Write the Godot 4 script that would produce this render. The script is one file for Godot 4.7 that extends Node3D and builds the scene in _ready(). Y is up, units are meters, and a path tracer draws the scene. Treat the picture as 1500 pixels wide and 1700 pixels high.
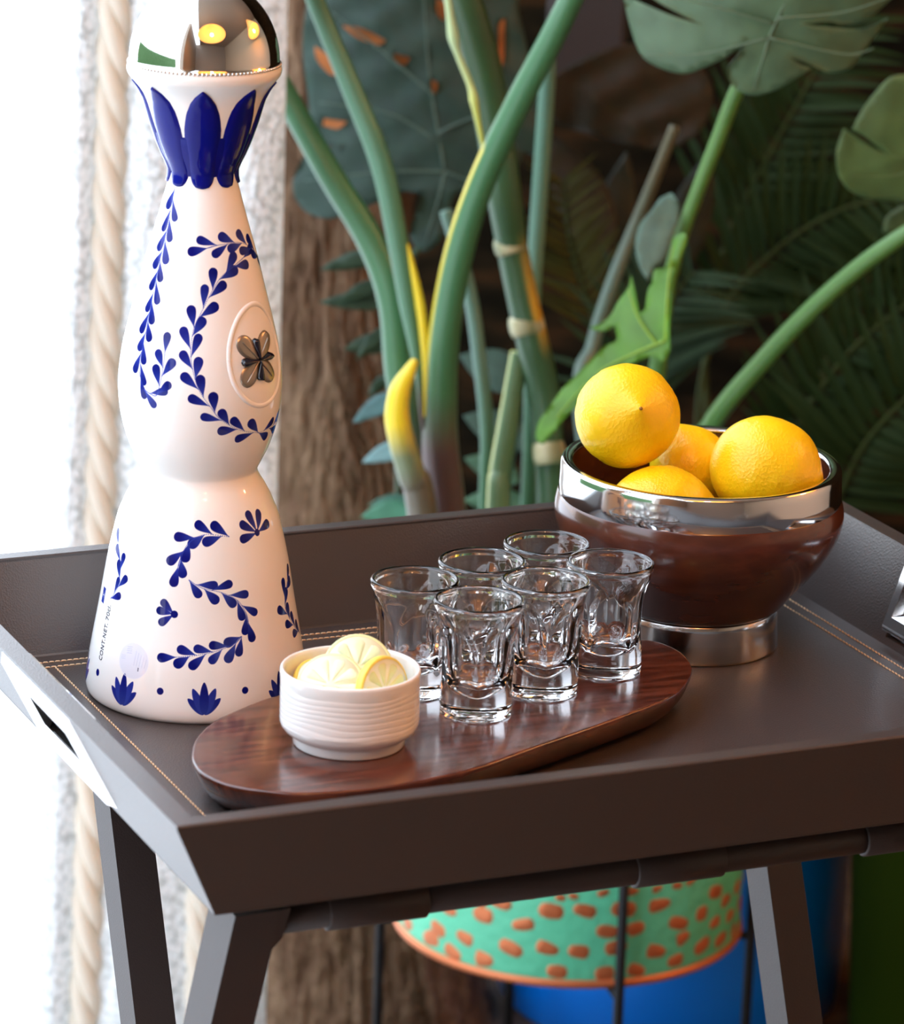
extends Node3D

# ---------------------------------------------------------------- frame of the place
# Metres, y up. The tray's leather floor is TOP above the ground; x runs along the tray's
# front edge, z towards the viewer.
const TOP := 0.66
const EYE := Vector3(-0.6920, 0.6977 + 0.66, 1.7271)
const CX := Vector3(0.91591, 0.03144, 0.40015)
const CY := Vector3(0.08569, 0.95863, -0.27146)
const CZ := Vector3(-0.39213, 0.28292, 0.87532)
const FOCAL := 6312.0
const FWD := Vector3(0.40884, 0.0, -0.91261)
const SIDE := Vector3(0.91261, 0.0, 0.40884)

var M := {}
var names := {}

# a point "d" metres in front of the viewer's stand, along a line of sight
func at(px: float, py: float, d: float) -> Vector3:
	var v: Vector3 = CX * ((px - 750.0) / FOCAL) - CY * ((py - 850.0) / FOCAL) - CZ
	return EYE + v * (d / v.dot(FWD))

func on_plane(px: float, py: float, p0: Vector3, n: Vector3) -> Vector3:
	var v: Vector3 = CX * ((px - 750.0) / FOCAL) - CY * ((py - 850.0) / FOCAL) - CZ
	return EYE + v * ((p0 - EYE).dot(n) / v.dot(n))

# metres per photo pixel at a point
func mpp(p: Vector3) -> float:
	return (EYE - p).dot(CZ) / FOCAL

# a point of the room: d along the view's heading, s to its right, y above the ground
func room(d: float, s: float, y: float) -> Vector3:
	return Vector3(EYE.x, 0, EYE.z) + FWD * d + SIDE * s + Vector3(0, y, 0)

func T(x: float, y: float, z: float) -> Vector3:
	return Vector3(x, y + TOP, z)

func c8(r: float, g: float, b: float) -> Color:
	return Color(r / 255.0, g / 255.0, b / 255.0)

func lin(r: float, g: float, b: float) -> Color:
	return Color(r / 255.0, g / 255.0, b / 255.0).srgb_to_linear()

# ---------------------------------------------------------------- objects
func numbered(called: String) -> String:
	if not names.has(called):
		names[called] = 0
		return called
	names[called] += 1
	return "%s_%03d" % [called, names[called]]

func tag(o: Node3D, label: String, category: String, group := "", kind := "") -> Node3D:
	if label: o.set_meta("label", label)
	if category: o.set_meta("category", category)
	if group: o.set_meta("group", group)
	if kind: o.set_meta("kind", kind)
	return o

func thing(called: String, label: String, category: String, where := Vector3.ZERO, turn := 0.0, group := "") -> Node3D:
	var o := Node3D.new()
	o.name = numbered(called)
	add_child(o, true)
	o.position = where
	o.rotation.y = turn
	tag(o, label, category, group)
	return o

func put(called: String, st: SurfaceTool, m: Material, parent: Node = null) -> MeshInstance3D:
	var o := MeshInstance3D.new()
	o.mesh = st.commit()
	o.material_override = m
	if parent == null:
		o.name = numbered(called)
		add_child(o, true)
	else:
		o.name = called
		parent.add_child(o, true)
	return o

func put_mesh(called: String, mesh: Mesh, m: Material, parent: Node) -> MeshInstance3D:
	var o := MeshInstance3D.new()
	o.mesh = mesh
	o.material_override = m
	o.name = called
	parent.add_child(o, true)
	return o

# ---------------------------------------------------------------- shapes
func begin(smooth := true) -> SurfaceTool:
	var st := SurfaceTool.new()
	st.begin(Mesh.PRIMITIVE_TRIANGLES)
	st.set_smooth_group(0 if smooth else -1)
	return st

func finish(st: SurfaceTool) -> SurfaceTool:
	st.generate_normals()
	return st

func tri(st: SurfaceTool, a: Vector3, b: Vector3, c: Vector3, out: Vector3) -> void:
	var n := (a - c).cross(a - b)
	if n.dot(out) < 0.0:
		var t := b
		b = c
		c = t
	st.add_vertex(a); st.add_vertex(b); st.add_vertex(c)

func quad(st: SurfaceTool, a: Vector3, b: Vector3, c: Vector3, d: Vector3, out: Vector3) -> void:
	tri(st, a, b, c, out)
	tri(st, a, c, d, out)

# box with chamfered edges
func box(st: SurfaceTool, centre: Vector3, size: Vector3, bevel := 0.001, basis := Basis()) -> void:
	var h := size * 0.5
	var e := minf(bevel, minf(h.x, minf(h.y, h.z)) * 0.9)
	for ax in 3:
		var u := (ax + 1) % 3
		var v := (ax + 2) % 3
		for s in [-1.0, 1.0]:
			var q := []
			for k in [[-1, -1], [1, -1], [1, 1], [-1, 1]]:
				var p := Vector3()
				p[ax] = s * h[ax]
				p[u] = k[0] * (h[u] - e)
				p[v] = k[1] * (h[v] - e)
				q.append(centre + basis * p)
			var o := Vector3()
			o[ax] = s
			quad(st, q[0], q[1], q[2], q[3], basis * o)
			for s2 in [-1.0, 1.0]:
				var a := Vector3(); var b := Vector3(); var c := Vector3(); var d := Vector3()
				a[ax] = s * h[ax]; a[u] = s2 * (h[u] - e); a[v] = -(h[v] - e)
				b = a; b[v] = h[v] - e
				c[ax] = s * (h[ax] - e); c[u] = s2 * h[u]; c[v] = h[v] - e
				d = c; d[v] = -(h[v] - e)
				var o2 := Vector3()
				o2[ax] = s; o2[u] = s2
				quad(st, centre + basis * a, centre + basis * b, centre + basis * c, centre + basis * d, basis * o2)
	for sx in [-1.0, 1.0]:
		for sy in [-1.0, 1.0]:
			for sz in [-1.0, 1.0]:
				var g := Vector3(sx, sy, sz)
				tri(st, centre + basis * (g * Vector3(h.x, h.y - e, h.z - e)), centre + basis * (g * Vector3(h.x - e, h.y, h.z - e)), centre + basis * (g * Vector3(h.x - e, h.y - e, h.z)), basis * g)

# eight corners: 0-3 one end going round, 4-7 the other end
func hexa(st: SurfaceTool, p: Array) -> void:
	var mid := Vector3()
	for v in p: mid += v
	mid /= 8.0
	for f in [[0, 1, 2, 3], [4, 5, 6, 7], [0, 1, 5, 4], [1, 2, 6, 5], [2, 3, 7, 6], [3, 0, 4, 7]]:
		var fm: Vector3 = (p[f[0]] + p[f[1]] + p[f[2]] + p[f[3]]) / 4.0
		quad(st, p[f[0]], p[f[1]], p[f[2]], p[f[3]], fm - mid)

# profile of (radius, height) from the bottom outside, turned about y; shape(angle, radius, height) may alter the radius
func lathe(st: SurfaceTool, prof: PackedVector2Array, seg := 64, alter = null, vmax := 0.0) -> void:
	var P := []
	for j in prof.size():
		var ring := PackedVector3Array()
		for i in seg + 1:
			var a := TAU * (i % seg) / seg
			var r: float = prof[j].x
			if alter != null: r = alter.call(a, r, prof[j].y)
			ring.append(Vector3(r * cos(a), prof[j].y, r * sin(a)))
		P.append(ring)
	for j in prof.size() - 1:
		for i in seg:
			var a: Vector3 = P[j][i]
			var c: Vector3 = P[j][i + 1]
			var b: Vector3 = P[j + 1][i]
			var d: Vector3 = P[j + 1][i + 1]
			var u0 := float(i) / seg
			var u1 := float(i + 1) / seg
			var v0 := 0.0
			var v1 := 0.0
			if vmax > 0.0:
				v0 = prof[j].y / vmax
				v1 = prof[j + 1].y / vmax
			if prof[j].x > 1e-6:
				st.set_uv(Vector2(u0, v0)); st.add_vertex(a)
				st.set_uv(Vector2(u1, v0)); st.add_vertex(c)
				st.set_uv(Vector2(u0, v1)); st.add_vertex(b)
			if prof[j + 1].x > 1e-6:
				st.set_uv(Vector2(u1, v0)); st.add_vertex(c)
				st.set_uv(Vector2(u1, v1)); st.add_vertex(d)
				st.set_uv(Vector2(u0, v1)); st.add_vertex(b)

# smooth curve through 2D profile points
func smooth2(pts: Array, n: int) -> PackedVector2Array:
	var out := PackedVector2Array()
	for i in pts.size() - 1:
		var p0: Vector2 = pts[maxi(i - 1, 0)]
		var p1: Vector2 = pts[i]
		var p2: Vector2 = pts[i + 1]
		var p3: Vector2 = pts[mini(i + 2, pts.size() - 1)]
		for k in n:
			out.append(p1.cubic_interpolate(p2, p0, p3, float(k) / n))
	out.append(pts[-1])
	return out

func smooth3(pts: Array, n: int, closed := false) -> PackedVector3Array:
	var out := PackedVector3Array()
	var m := pts.size()
	for i in (m if closed else m - 1):
		var p0: Vector3 = pts[(i - 1 + m) % m] if closed else pts[maxi(i - 1, 0)]
		var p1: Vector3 = pts[i]
		var p2: Vector3 = pts[(i + 1) % m]
		var p3: Vector3 = pts[(i + 2) % m] if closed else pts[mini(i + 2, m - 1)]
		for k in n:
			out.append(p1.cubic_interpolate(p2, p0, p3, float(k) / n))
	if not closed: out.append(pts[-1])
	return out

func smooth1(v: Array, t: float) -> float:
	var x := clampf(t, 0.0, 0.99999) * (v.size() - 1)
	var i := int(x)
	return lerpf(v[i], v[mini(i + 1, v.size() - 1)], x - i)

# tube along a path; radii spread evenly over it; tint(t, angle) gives linear vertex colours; angle 0 is the side towards "ref"
func tube(st: SurfaceTool, path: PackedVector3Array, radii: Array, seg := 12, ref := Vector3(0, 0, 1), tint = null, caps := true) -> void:
	var n := path.size()
	var rings := []
	var cols := []
	for i in n:
		var dir := (path[mini(i + 1, n - 1)] - path[maxi(i - 1, 0)]).normalized()
		var u := (ref - dir * ref.dot(dir)).normalized()
		var v := dir.cross(u)
		var t := float(i) / (n - 1)
		var r := smooth1(radii, t)
		var ring := PackedVector3Array()
		var cr := PackedColorArray()
		for k in seg:
			var a := TAU * k / seg
			ring.append(path[i] + (u * cos(a) + v * sin(a)) * r)
			if tint != null: cr.append(tint.call(t, a))
		rings.append(ring)
		cols.append(cr)
	for i in n - 1:
		for k in seg:
			var k2 := (k + 1) % seg
			for q in [[i, k], [i + 1, k], [i, k2], [i, k2], [i + 1, k], [i + 1, k2]]:
				if tint != null: st.set_color(cols[q[0]][q[1]])
				st.add_vertex(rings[q[0]][q[1]])
	if caps:
		for e in [[0, 1], [n - 1, -1]]:
			var o: Vector3 = (path[0] - path[1]) if e[1] == 1 else (path[n - 1] - path[n - 2])
			for k in seg:
				if tint != null: st.set_color(cols[e[0]][k])
				tri(st, path[e[0]], rings[e[0]][k], rings[e[0]][(k + 1) % seg], o)

# ---------------------------------------------------------------- textures and materials
func noise(freq: float, type := FastNoiseLite.TYPE_SIMPLEX_SMOOTH, seed_ := 1, octaves := 3) -> FastNoiseLite:
	var n := FastNoiseLite.new()
	n.noise_type = type
	n.frequency = freq
	n.seed = seed_
	n.fractal_octaves = octaves
	if octaves == 1: n.fractal_type = FastNoiseLite.FRACTAL_NONE
	return n

func noise_tex(n: FastNoiseLite, size := 512, stops = null, normal := false, bump := 4.0, h := 0) -> NoiseTexture2D:
	var t := NoiseTexture2D.new()
	t.width = size
	t.height = h if h > 0 else size
	t.seamless = true
	t.noise = n
	t.as_normal_map = normal
	t.bump_strength = bump
	t.generate_mipmaps = false
	if stops != null:
		var g := Gradient.new()
		var off := PackedFloat32Array()
		var col := PackedColorArray()
		for s in stops:
			off.append(s[0])
			col.append(s[1])
		g.offsets = off
		g.colors = col
		t.color_ramp = g
	return t

func mat(color: Color, rough := 0.5, metal := 0.0, spec := 0.5) -> StandardMaterial3D:
	var m := StandardMaterial3D.new()
	m.albedo_color = color
	m.roughness = rough
	m.metallic = metal
	m.metallic_specular = spec
	return m

func tri_map(m: StandardMaterial3D, scale: Vector3) -> StandardMaterial3D:
	m.uv1_triplanar = true
	m.uv1_scale = scale
	m.uv1_triplanar_sharpness = 4.0
	return m

func bump(m: StandardMaterial3D, tex: Texture2D, amount := 1.0) -> StandardMaterial3D:
	m.normal_enabled = true
	m.normal_texture = tex
	m.normal_scale = amount
	return m

func vmat(rough := 0.4, spec := 0.5, back := Color.BLACK) -> StandardMaterial3D:
	var m := mat(Color.WHITE, rough, 0.0, spec)
	m.vertex_color_use_as_albedo = true
	if back != Color.BLACK:
		m.backlight_enabled = true
		m.backlight = back
	return m

func make_materials() -> void:
	var grain := noise_tex(noise(0.09, FastNoiseLite.TYPE_CELLULAR, 3, 2), 512, null, true, 5.0)
	var l := mat(c8(64, 56, 54), 0.34, 0.0, 0.55)
	l.metallic_specular = 0.6
	M.leather = bump(tri_map(l, Vector3.ONE * 19.0), grain, 0.22)
	var l2 := mat(c8(58, 48, 46), 0.5, 0.0, 0.45)
	M.leather_leg = bump(tri_map(l2, Vector3.ONE * 19.0), grain, 0.16)
	M.thread = mat(c8(230, 196, 156), 0.6)
	M.nickel = mat(c8(225, 225, 226), 0.09, 1.0)
	M.chrome = mat(c8(228, 226, 222), 0.04, 1.0)
	M.steel = mat(c8(200, 197, 193), 0.16, 1.0)
	M.ceramic = mat(c8(243, 240, 237), 0.07, 0.0, 0.33)
	M.porcelain = mat(c8(242, 240, 237), 0.12, 0.0, 0.5)
	M.blue_glaze = mat(c8(12, 18, 120), 0.06, 0.0, 0.32)
	M.raw_clay = mat(c8(196, 160, 120), 0.8)
	M.brass = mat(c8(158, 146, 132), 0.28, 0.7)
	M.black_glaze = mat(c8(16, 15, 32), 0.06, 0.0, 0.6)
	M.ink = mat(c8(50, 54, 74), 0.5)
	# stained wood
	var wood := noise_tex(noise(0.012, FastNoiseLite.TYPE_SIMPLEX_SMOOTH, 8, 4), 512, [[0.25, c8(62, 30, 20)], [0.5, c8(84, 42, 29)], [0.8, c8(100, 54, 38)]])
	var w := mat(Color.WHITE, 0.22, 0.0, 0.5)
	w.albedo_texture = wood
	w.clearcoat_enabled = true
	w.clearcoat = 0.35
	w.clearcoat_roughness = 0.12
	M.board = tri_map(w, Vector3(3.0, 9.0, 22.0))
	var wb := mat(Color.WHITE, 0.22, 0.0, 0.5)
	wb.albedo_texture = noise_tex(noise(0.012, FastNoiseLite.TYPE_SIMPLEX_SMOOTH, 14, 4), 512, [[0.2, c8(74, 36, 24)], [0.5, c8(82, 41, 27)], [0.8, c8(92, 47, 31)]])
	wb.clearcoat_enabled = true
	wb.clearcoat = 0.5
	wb.clearcoat_roughness = 0.1
	M.bowl = tri_map(wb, Vector3(5.0, 16.0, 5.0))
	# glass
	var g := mat(Color(1, 1, 1, 0.0), 0.0, 0.0, 0.5)
	g.transparency = BaseMaterial3D.TRANSPARENCY_ALPHA
	g.refraction_enabled = true
	g.refraction_scale = 0.05
	M.glass = g
	# lemon
	var peel := noise_tex(noise(0.055, FastNoiseLite.TYPE_CELLULAR, 5, 2), 512, null, true, 5.0)
	var lm := mat(c8(255, 210, 16), 0.34, 0.0, 0.5)
	lm.subsurf_scatter_enabled = true
	lm.subsurf_scatter_strength = 0.12
	M.lemon = bump(tri_map(lm, Vector3.ONE * 20.0), peel, 0.55)
	M.lemon_tip = mat(c8(150, 105, 30), 0.7)
	M.rind_yellow = mat(c8(238, 214, 90), 0.4)
	M.rind_green = mat(c8(228, 234, 178), 0.4)
	M.pith = mat(c8(240, 242, 208), 0.45)
	var fl := mat(c8(236, 241, 204), 0.25)
	fl.subsurf_scatter_enabled = true
	fl.subsurf_scatter_strength = 0.3
	M.flesh_green = fl
	var fy := mat(c8(240, 234, 164), 0.25)
	fy.subsurf_scatter_enabled = true
	fy.subsurf_scatter_strength = 0.3
	M.flesh_yellow = fy
	# plants
	M.stem = vmat(0.36, 0.5)
	M.leaf_dark = vmat(0.5, 0.35, c8(24, 46, 20))
	M.leaf_light = vmat(0.45, 0.5, c8(120, 170, 50))
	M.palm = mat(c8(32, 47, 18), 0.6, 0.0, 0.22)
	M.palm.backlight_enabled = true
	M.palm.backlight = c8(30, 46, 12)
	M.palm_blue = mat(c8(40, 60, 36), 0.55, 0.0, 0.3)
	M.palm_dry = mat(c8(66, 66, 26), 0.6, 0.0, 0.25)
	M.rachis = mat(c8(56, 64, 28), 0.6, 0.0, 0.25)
	M.bark = vmat(0.9, 0.2)
	bump(tri_map(M.bark, Vector3(9, 4, 9)), noise_tex(noise(0.03, FastNoiseLite.TYPE_SIMPLEX, 4, 4), 512, null, true, 8.0), 0.8)
	# curtain
	var seq := mat(Color.WHITE, 0.45, 0.0, 0.6)
	seq.albedo_texture = noise_tex(noise(0.05, FastNoiseLite.TYPE_CELLULAR, 12, 2), 512, [[0.2, c8(252, 252, 252)], [0.5, c8(238, 240, 240)], [0.72, c8(192, 194, 192)], [0.9, c8(242, 243, 243)]])
	bump(seq, noise_tex(noise(0.05, FastNoiseLite.TYPE_CELLULAR, 12, 2), 512, null, true, 8.0), 0.9)
	seq.backlight_enabled = true
	seq.backlight = c8(235, 235, 235)
	M.sequin = tri_map(seq, Vector3.ONE * 5.5)
	var cd := mat(c8(236, 226, 212), 0.85)
	cd.backlight_enabled = true
	cd.backlight = c8(225, 218, 205)
	M.cord = bump(tri_map(cd, Vector3.ONE * 30.0), noise_tex(noise(0.03, FastNoiseLite.TYPE_SIMPLEX, 6, 3), 256, null, true, 4.0), 0.4)
	# room
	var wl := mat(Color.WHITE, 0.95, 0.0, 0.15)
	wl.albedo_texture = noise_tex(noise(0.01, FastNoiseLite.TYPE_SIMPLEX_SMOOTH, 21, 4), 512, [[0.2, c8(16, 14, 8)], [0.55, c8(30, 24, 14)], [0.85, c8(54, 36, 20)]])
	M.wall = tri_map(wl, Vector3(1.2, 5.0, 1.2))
	M.taupe = mat(c8(66, 60, 58), 0.8, 0.0, 0.2)
	M.plaster = mat(c8(168, 154, 142), 0.9)
	M.plaster_warm = mat(c8(214, 196, 172), 0.9)
	M.white = mat(c8(245, 245, 244), 0.9)
	var fm := mat(Color.WHITE, 0.5)
	fm.albedo_texture = noise_tex(noise(0.008, FastNoiseLite.TYPE_SIMPLEX_SMOOTH, 31, 4), 512, [[0.2, c8(70, 50, 36)], [0.8, c8(110, 84, 62)]])
	M.floor = tri_map(fm, Vector3(1.0, 1.0, 6.0))
	# pots
	M.patina = mat(c8(88, 190, 150), 0.45, 0.0, 0.5)
	bump(tri_map(M.patina, Vector3.ONE * 9.0), noise_tex(noise(0.03, FastNoiseLite.TYPE_SIMPLEX, 9, 3), 256, null, true, 3.0), 0.5)
	M.copper = mat(c8(196, 112, 70), 0.42, 0.55)
	M.iron = mat(c8(26, 26, 28), 0.5, 0.6)
	M.blue_pot = mat(c8(0, 122, 232), 0.3, 0.0, 0.5)
	M.green_pot = mat(c8(38, 54, 0), 0.8, 0.0, 0.2)
	M.soil = mat(c8(52, 38, 28), 0.95)
	M.lampshade = mat(c8(255, 190, 110), 0.6)
	M.lampshade.emission_enabled = true
	M.lampshade.emission = c8(255, 176, 92)
	M.lampshade.emission_energy_multiplier = 0.9

# ---------------------------------------------------------------- the painted bottle
const BOTTLE_AT := Vector2(-0.0008, -0.1559)
const BODY := [[0.0, 58.2], [2.0, 60.4], [6.0, 61.3], [12.0, 61.0], [21.4, 59.6], [33.0, 57.6], [44.6, 55.5], [56.5, 53.4], [68.0, 51.5], [79.5, 49.4], [91.0, 46.9], [102.7, 44.0], [108.6, 41.6], [114.0, 39.2], [119.9, 36.0], [124.0, 33.4], [127.5, 32.0], [130.0, 32.2], [135.0, 34.6], [143.0, 38.3], [154.0, 41.8], [165.0, 43.8], [177.0, 44.5], [188.0, 43.7], [199.0, 42.0], [210.5, 39.4], [221.6, 36.6], [232.6, 33.8], [244.0, 30.9], [255.0, 27.8], [266.0, 24.6], [277.0, 21.6], [288.0, 18.7], [296.0, 17.4]]
const CUP := [[283.0, 19.6], [287.0, 18.6], [291.0, 17.7], [294.5, 17.6], [298.6, 19.2], [303.0, 21.4], [309.7, 24.2], [320.5, 27.9], [332.5, 31.3], [338.0, 34.2], [342.0, 37.4], [345.5, 40.3], [348.0, 41.2], [350.0, 41.0], [351.5, 40.0]]

func radius_on(table: Array, y: float) -> float:
	for i in table.size() - 1:
		if y <= table[i + 1][0]:
			return lerpf(table[i][1], table[i + 1][1], clampf((y - table[i][0]) / (table[i + 1][0] - table[i][0]), 0.0, 1.0))
	return table[-1][1]

# point on the turned surface, millimetres in, metres out; th in degrees
func skin(table: Array, th: float, y: float, off := 0.0) -> Vector3:
	var r := radius_on(table, y) + off
	return Vector3(cos(deg_to_rad(th)) * r, y, sin(deg_to_rad(th)) * r) * 0.001

var art: Image
const ART_W := 2048
const ART_H := 1500
const ART_Y := 300.0

func dab(th: float, y: float, ang: float, length: float, wide: float, kind: int, dark: Color, light: Color) -> void:
	var R := radius_on(BODY, y + sin(ang) * length * 0.5)
	var kx := ART_W / (TAU * R)
	var ky := ART_H / ART_Y
	var ca := cos(ang)
	var sa := sin(ang)
	var mx := (absf(ca) * length + wide * 2.0) * kx
	var my := (absf(sa) * length + wide * 2.0) * ky
	var cx := th / 360.0 * ART_W
	var cy := y * ky
	for j in range(int(cy - my), int(cy + my) + 1):
		if j < 0 or j >= ART_H: continue
		for i in range(int(cx - mx), int(cx + mx) + 1):
			var s := -(i + 0.5 - cx) / kx
			var h := (j + 0.5 - cy) / ky
			var al := s * ca + h * sa
			var ac := absf(-s * sa + h * ca)
			var cov := 0.0
			var t := al / length
			if kind == 0:      # teardrop, pointed at the start
				var tc := 1.0 - wide / length
				if t > 0.0 and t <= tc: cov = maxf(wide * sin(PI * 0.5 * pow(t / tc, 1.35)), 0.16) - ac
				elif t > tc and t < 1.0: cov = wide * sqrt(1.0 - pow((t - tc) / (1.0 - tc), 2.0)) - ac
				else: cov = -1.0
			elif kind == 1:    # petal pointed at the end
				if t > 0.0 and t < 1.0: cov = wide * pow(t, 0.45) * pow(1.0 - t, 0.62) * 1.9 - ac
				else: cov = -1.0
			else:              # dot
				cov = wide - sqrt(s * s + h * h)
				t = 0.8
			cov = clampf(cov * 4.0 + 0.5, 0.0, 1.0)
			if cov > 0.0:
				var p := posmod(i, ART_W)
				var c := dark.lerp(light, clampf(0.75 - t, 0.0, 1.0) * 0.8)
				art.set_pixel(p, j, art.get_pixel(p, j).lerp(c, cov))

var art_rng := RandomNumberGenerator.new()
var DEEP := Color(0.055, 0.075, 0.42)
var PALE := Color(0.30, 0.40, 0.80)

# a vine along (angle, height) pairs with drops in pairs, opening forwards
func vine(p: Array, step := 10.5, length := 9.3, wide := 2.0, splay := 27.0, last := true) -> void:
	length *= 1.27
	wide *= 1.16
	var pts := []
	for k in p.size() / 2: pts.append(Vector2(p[2 * k], p[2 * k + 1]))
	var path := smooth2(pts, 12)
	var run := 0.0
	var whole := 0.0
	for i in path.size() - 1: whole += Vector2((path[i + 1].x - path[i].x) * PI / 180.0 * radius_on(BODY, path[i].y), path[i + 1].y - path[i].y).length()
	var next := {-1.0: 0.0, 1.0: step * 0.45}
	for i in path.size() - 1:
		var R := radius_on(BODY, path[i].y)
		var d := Vector2(-(path[i + 1].x - path[i].x) * PI / 180.0 * R, path[i + 1].y - path[i].y)
		run += d.length()
		var ang := d.angle()
		dab(path[i].x, path[i].y, 0.0, 0.5, 0.24, 2, DEEP.lerp(PALE, 0.7), PALE)
		for s in [-1.0, 1.0]:
			if run >= next[s] and run < whole - step * 0.35:
				next[s] += step
				var sh: float = art_rng.randf_range(-0.08, 0.08)
				var tone := DEEP.lerp(PALE, art_rng.randf_range(0.0, 0.22))
				dab(path[i].x, path[i].y, ang + s * deg_to_rad(splay) + sh, length * art_rng.randf_range(0.9, 1.08), wide * art_rng.randf_range(0.9, 1.1), 0, tone, PALE)
		if last and i == path.size() - 2:
			dab(path[i + 1].x, path[i + 1].y, ang, length, wide, 0, DEEP, PALE)

func line_mark(th: float, y: float, dx: float, dy: float, c: Color, a: float) -> void:
	var R := radius_on(BODY, y)
	var kx := ART_W / (TAU * R)
	var ky := ART_H / ART_Y
	for k in int(maxf(absf(dx) * kx, absf(dy) * ky)) + 1:
		var t := k / maxf(1.0, maxf(absf(dx) * kx, absf(dy) * ky))
		var i := posmod(int(th / 360.0 * ART_W - dx * t * kx), ART_W)
		var j := clampi(int((y + dy * t) * ky), 0, ART_H - 1)
		art.set_pixel(i, j, art.get_pixel(i, j).lerp(c, a))

func paint_bottle() -> ImageTexture:
	art_rng.seed = 5
	art = Image.create(ART_W, ART_H, false, Image.FORMAT_RGB8)
	art.fill(c8(244, 241, 238))
	# upper body: long hanging vine with a hook, the large curl round the medallion and its branches
	vine([160.7, 285.6, 160.2, 280.3, 158.5, 269.9, 157.7, 257.3, 158.3, 246.8, 158.1, 236.2, 158.5, 225.6, 158.3, 217.1, 158.3, 209.7, 159.0, 198.9, 158.1, 189.3, 157.0, 186.6], 10.8, 9.6, 1.9, 17.0)
	vine([152.5, 180.5, 147.4, 178.9, 141.8, 178.4, 139.4, 184.2, 137.8, 192.8, 137.4, 201.4], 10.2, 8.8, 2.0, 27.0)
	vine([61.8, 156.0, 80.6, 160.0, 95.3, 166.9, 102.5, 173.8, 111.1, 183.6, 115.6, 194.3, 117.5, 203.7, 115.9, 215.1, 110.4, 223.4, 101.4, 233.8, 90.9, 241.8, 74.8, 247.1, 62.0, 250.0], 11.0, 9.6, 2.2, 26.0)
	vine([61.8, 156.0, 40.1, 156.9, 20.0, 162.0, 0.0, 172.0, -12.0, 188.0, -14.0, 204.0, -8.0, 222.0, 6.0, 236.0], 10.5, 9.5, 2.1, 24.0)
	vine([17.8, 234.1, 22.7, 246.3, 44.7, 254.6, 65.5, 258.5, 90.9, 258.2, 103.0, 257.0], 10.0, 9.0, 2.1, 26.0)
	# lower body
	vine([88.2, 101.3, 105.5, 103.0, 116.6, 98.4, 121.5, 90.3, 122.8, 86.0], 9.5, 9.0, 2.2, 28.0)
	vine([115.5, 79.0, 107.1, 74.8, 95.7, 72.2, 85.6, 67.2, 80.4, 59.8, 79.2, 54.7], 9.8, 9.0, 2.1, 27.0)
	vine([84.4, 47.4, 88.0, 44.4, 96.6, 41.5, 107.9, 39.1, 120.8, 37.4], 9.2, 8.9, 2.2, 28.0)
	dab(84.0, 47.5, deg_to_rad(-105.0), 11.0, 2.3, 0, DEEP, PALE)
	for t in [138.0, 172.0, 216.0]:
		dab(123.6, 60.2, deg_to_rad(t), 10.5, 2.2, 0, DEEP, PALE)
	dab(123.6, 60.2, 0.0, 1.0, 2.0, 2, DEEP, DEEP)
	for t in [148.0, 108.0, 62.0, 15.0, 190.0]:
		dab(64.5, 100.8, deg_to_rad(t), 12.5, 2.4, 0, DEEP, PALE)
	dab(64.5, 100.8, 0.0, 1.0, 1.9, 2, DEEP, DEEP)
	vine([28.0, 36.0, 36.8, 42.0, 43.5, 49.8, 46.4, 56.6, 42.9, 63.5, 38.0, 68.2], 9.4, 8.6, 2.1, 26.0)
	vine([20.0, 104.0, 8.0, 100.0, -4.0, 94.0, -8.0, 84.0], 9.5, 9.0, 2.1, 26.0)
	vine([173.5, 60.0, 167.5, 66.9, 167.0, 76.0, 171.0, 84.0, 176.0, 89.0], 10.0, 8.0, 1.8, 24.0)
	# border of lotus flowers and dots
	for k in 8:
		var th := 106.0 + 45.0 * k
		for q in [[46.0, 12.5, 2.3, 0.25], [-46.0, 12.5, 2.3, 0.25], [24.0, 15.5, 2.6, 0.38], [-24.0, 15.5, 2.6, 0.38], [0.0, 17.6, 2.7, 0.05]]:
			dab(th, 6.6, deg_to_rad(90.0 + q[0]), q[1], q[2], 1, DEEP.lerp(PALE, q[3]), PALE.darkened(0.15))
		dab(th + 23.0, 18.2, 0.0, 1.0, 1.9, 2, DEEP, DEEP)
	# blue tag mark with its pale letter, printed beside the net content
	var ky := ART_H / ART_Y
	for j in range(int(54.5 * ky), int(63.0 * ky)):
		for i in range(int(182.5 / 360.0 * ART_W), int(188.0 / 360.0 * ART_W)):
			art.set_pixel(i, j, c8(40, 62, 150))
	for x in [183.6, 186.4]: for w in 3: line_mark(x + 0.12 * w, 60.0, 0.0, -2.6, c8(236, 236, 242), 0.9)
	for w in 3: line_mark(186.4, 58.6 + 0.15 * w, 2.4, 0.0, c8(236, 236, 242), 0.9)
	for k in 3: line_mark(176.0 + k * 1.4, 66.0 + 3.0 * k, 0.8, 3.2, c8(120, 126, 160), 0.5)
	# thin round sticker with fine print
	var R0 := radius_on(BODY, 32.0)
	for j in range(int(21.0 * ky), int(43.0 * ky)):
		for i in range(int(132.0 / 360.0 * ART_W), int(161.0 / 360.0 * ART_W)):
			var s := (i + 0.5) / ART_W * TAU * R0 - deg_to_rad(146.6) * R0
			var h := (j + 0.5) / ky - 31.9
			var q := sqrt(s * s + h * h)
			if q < 10.0:
				var e := 0.8 if q > 9.6 else 0.62
				art.set_pixel(i, j, art.get_pixel(i, j).lerp(c8(214, 217, 238) if q <= 9.6 else c8(234, 235, 246), e))
	for k in 5:
		line_mark(145.0 - k * 1.7, 37.5 - k * 0.9, -0.9, -8.0 + k * 0.8, c8(150, 155, 195), 0.5)
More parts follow.
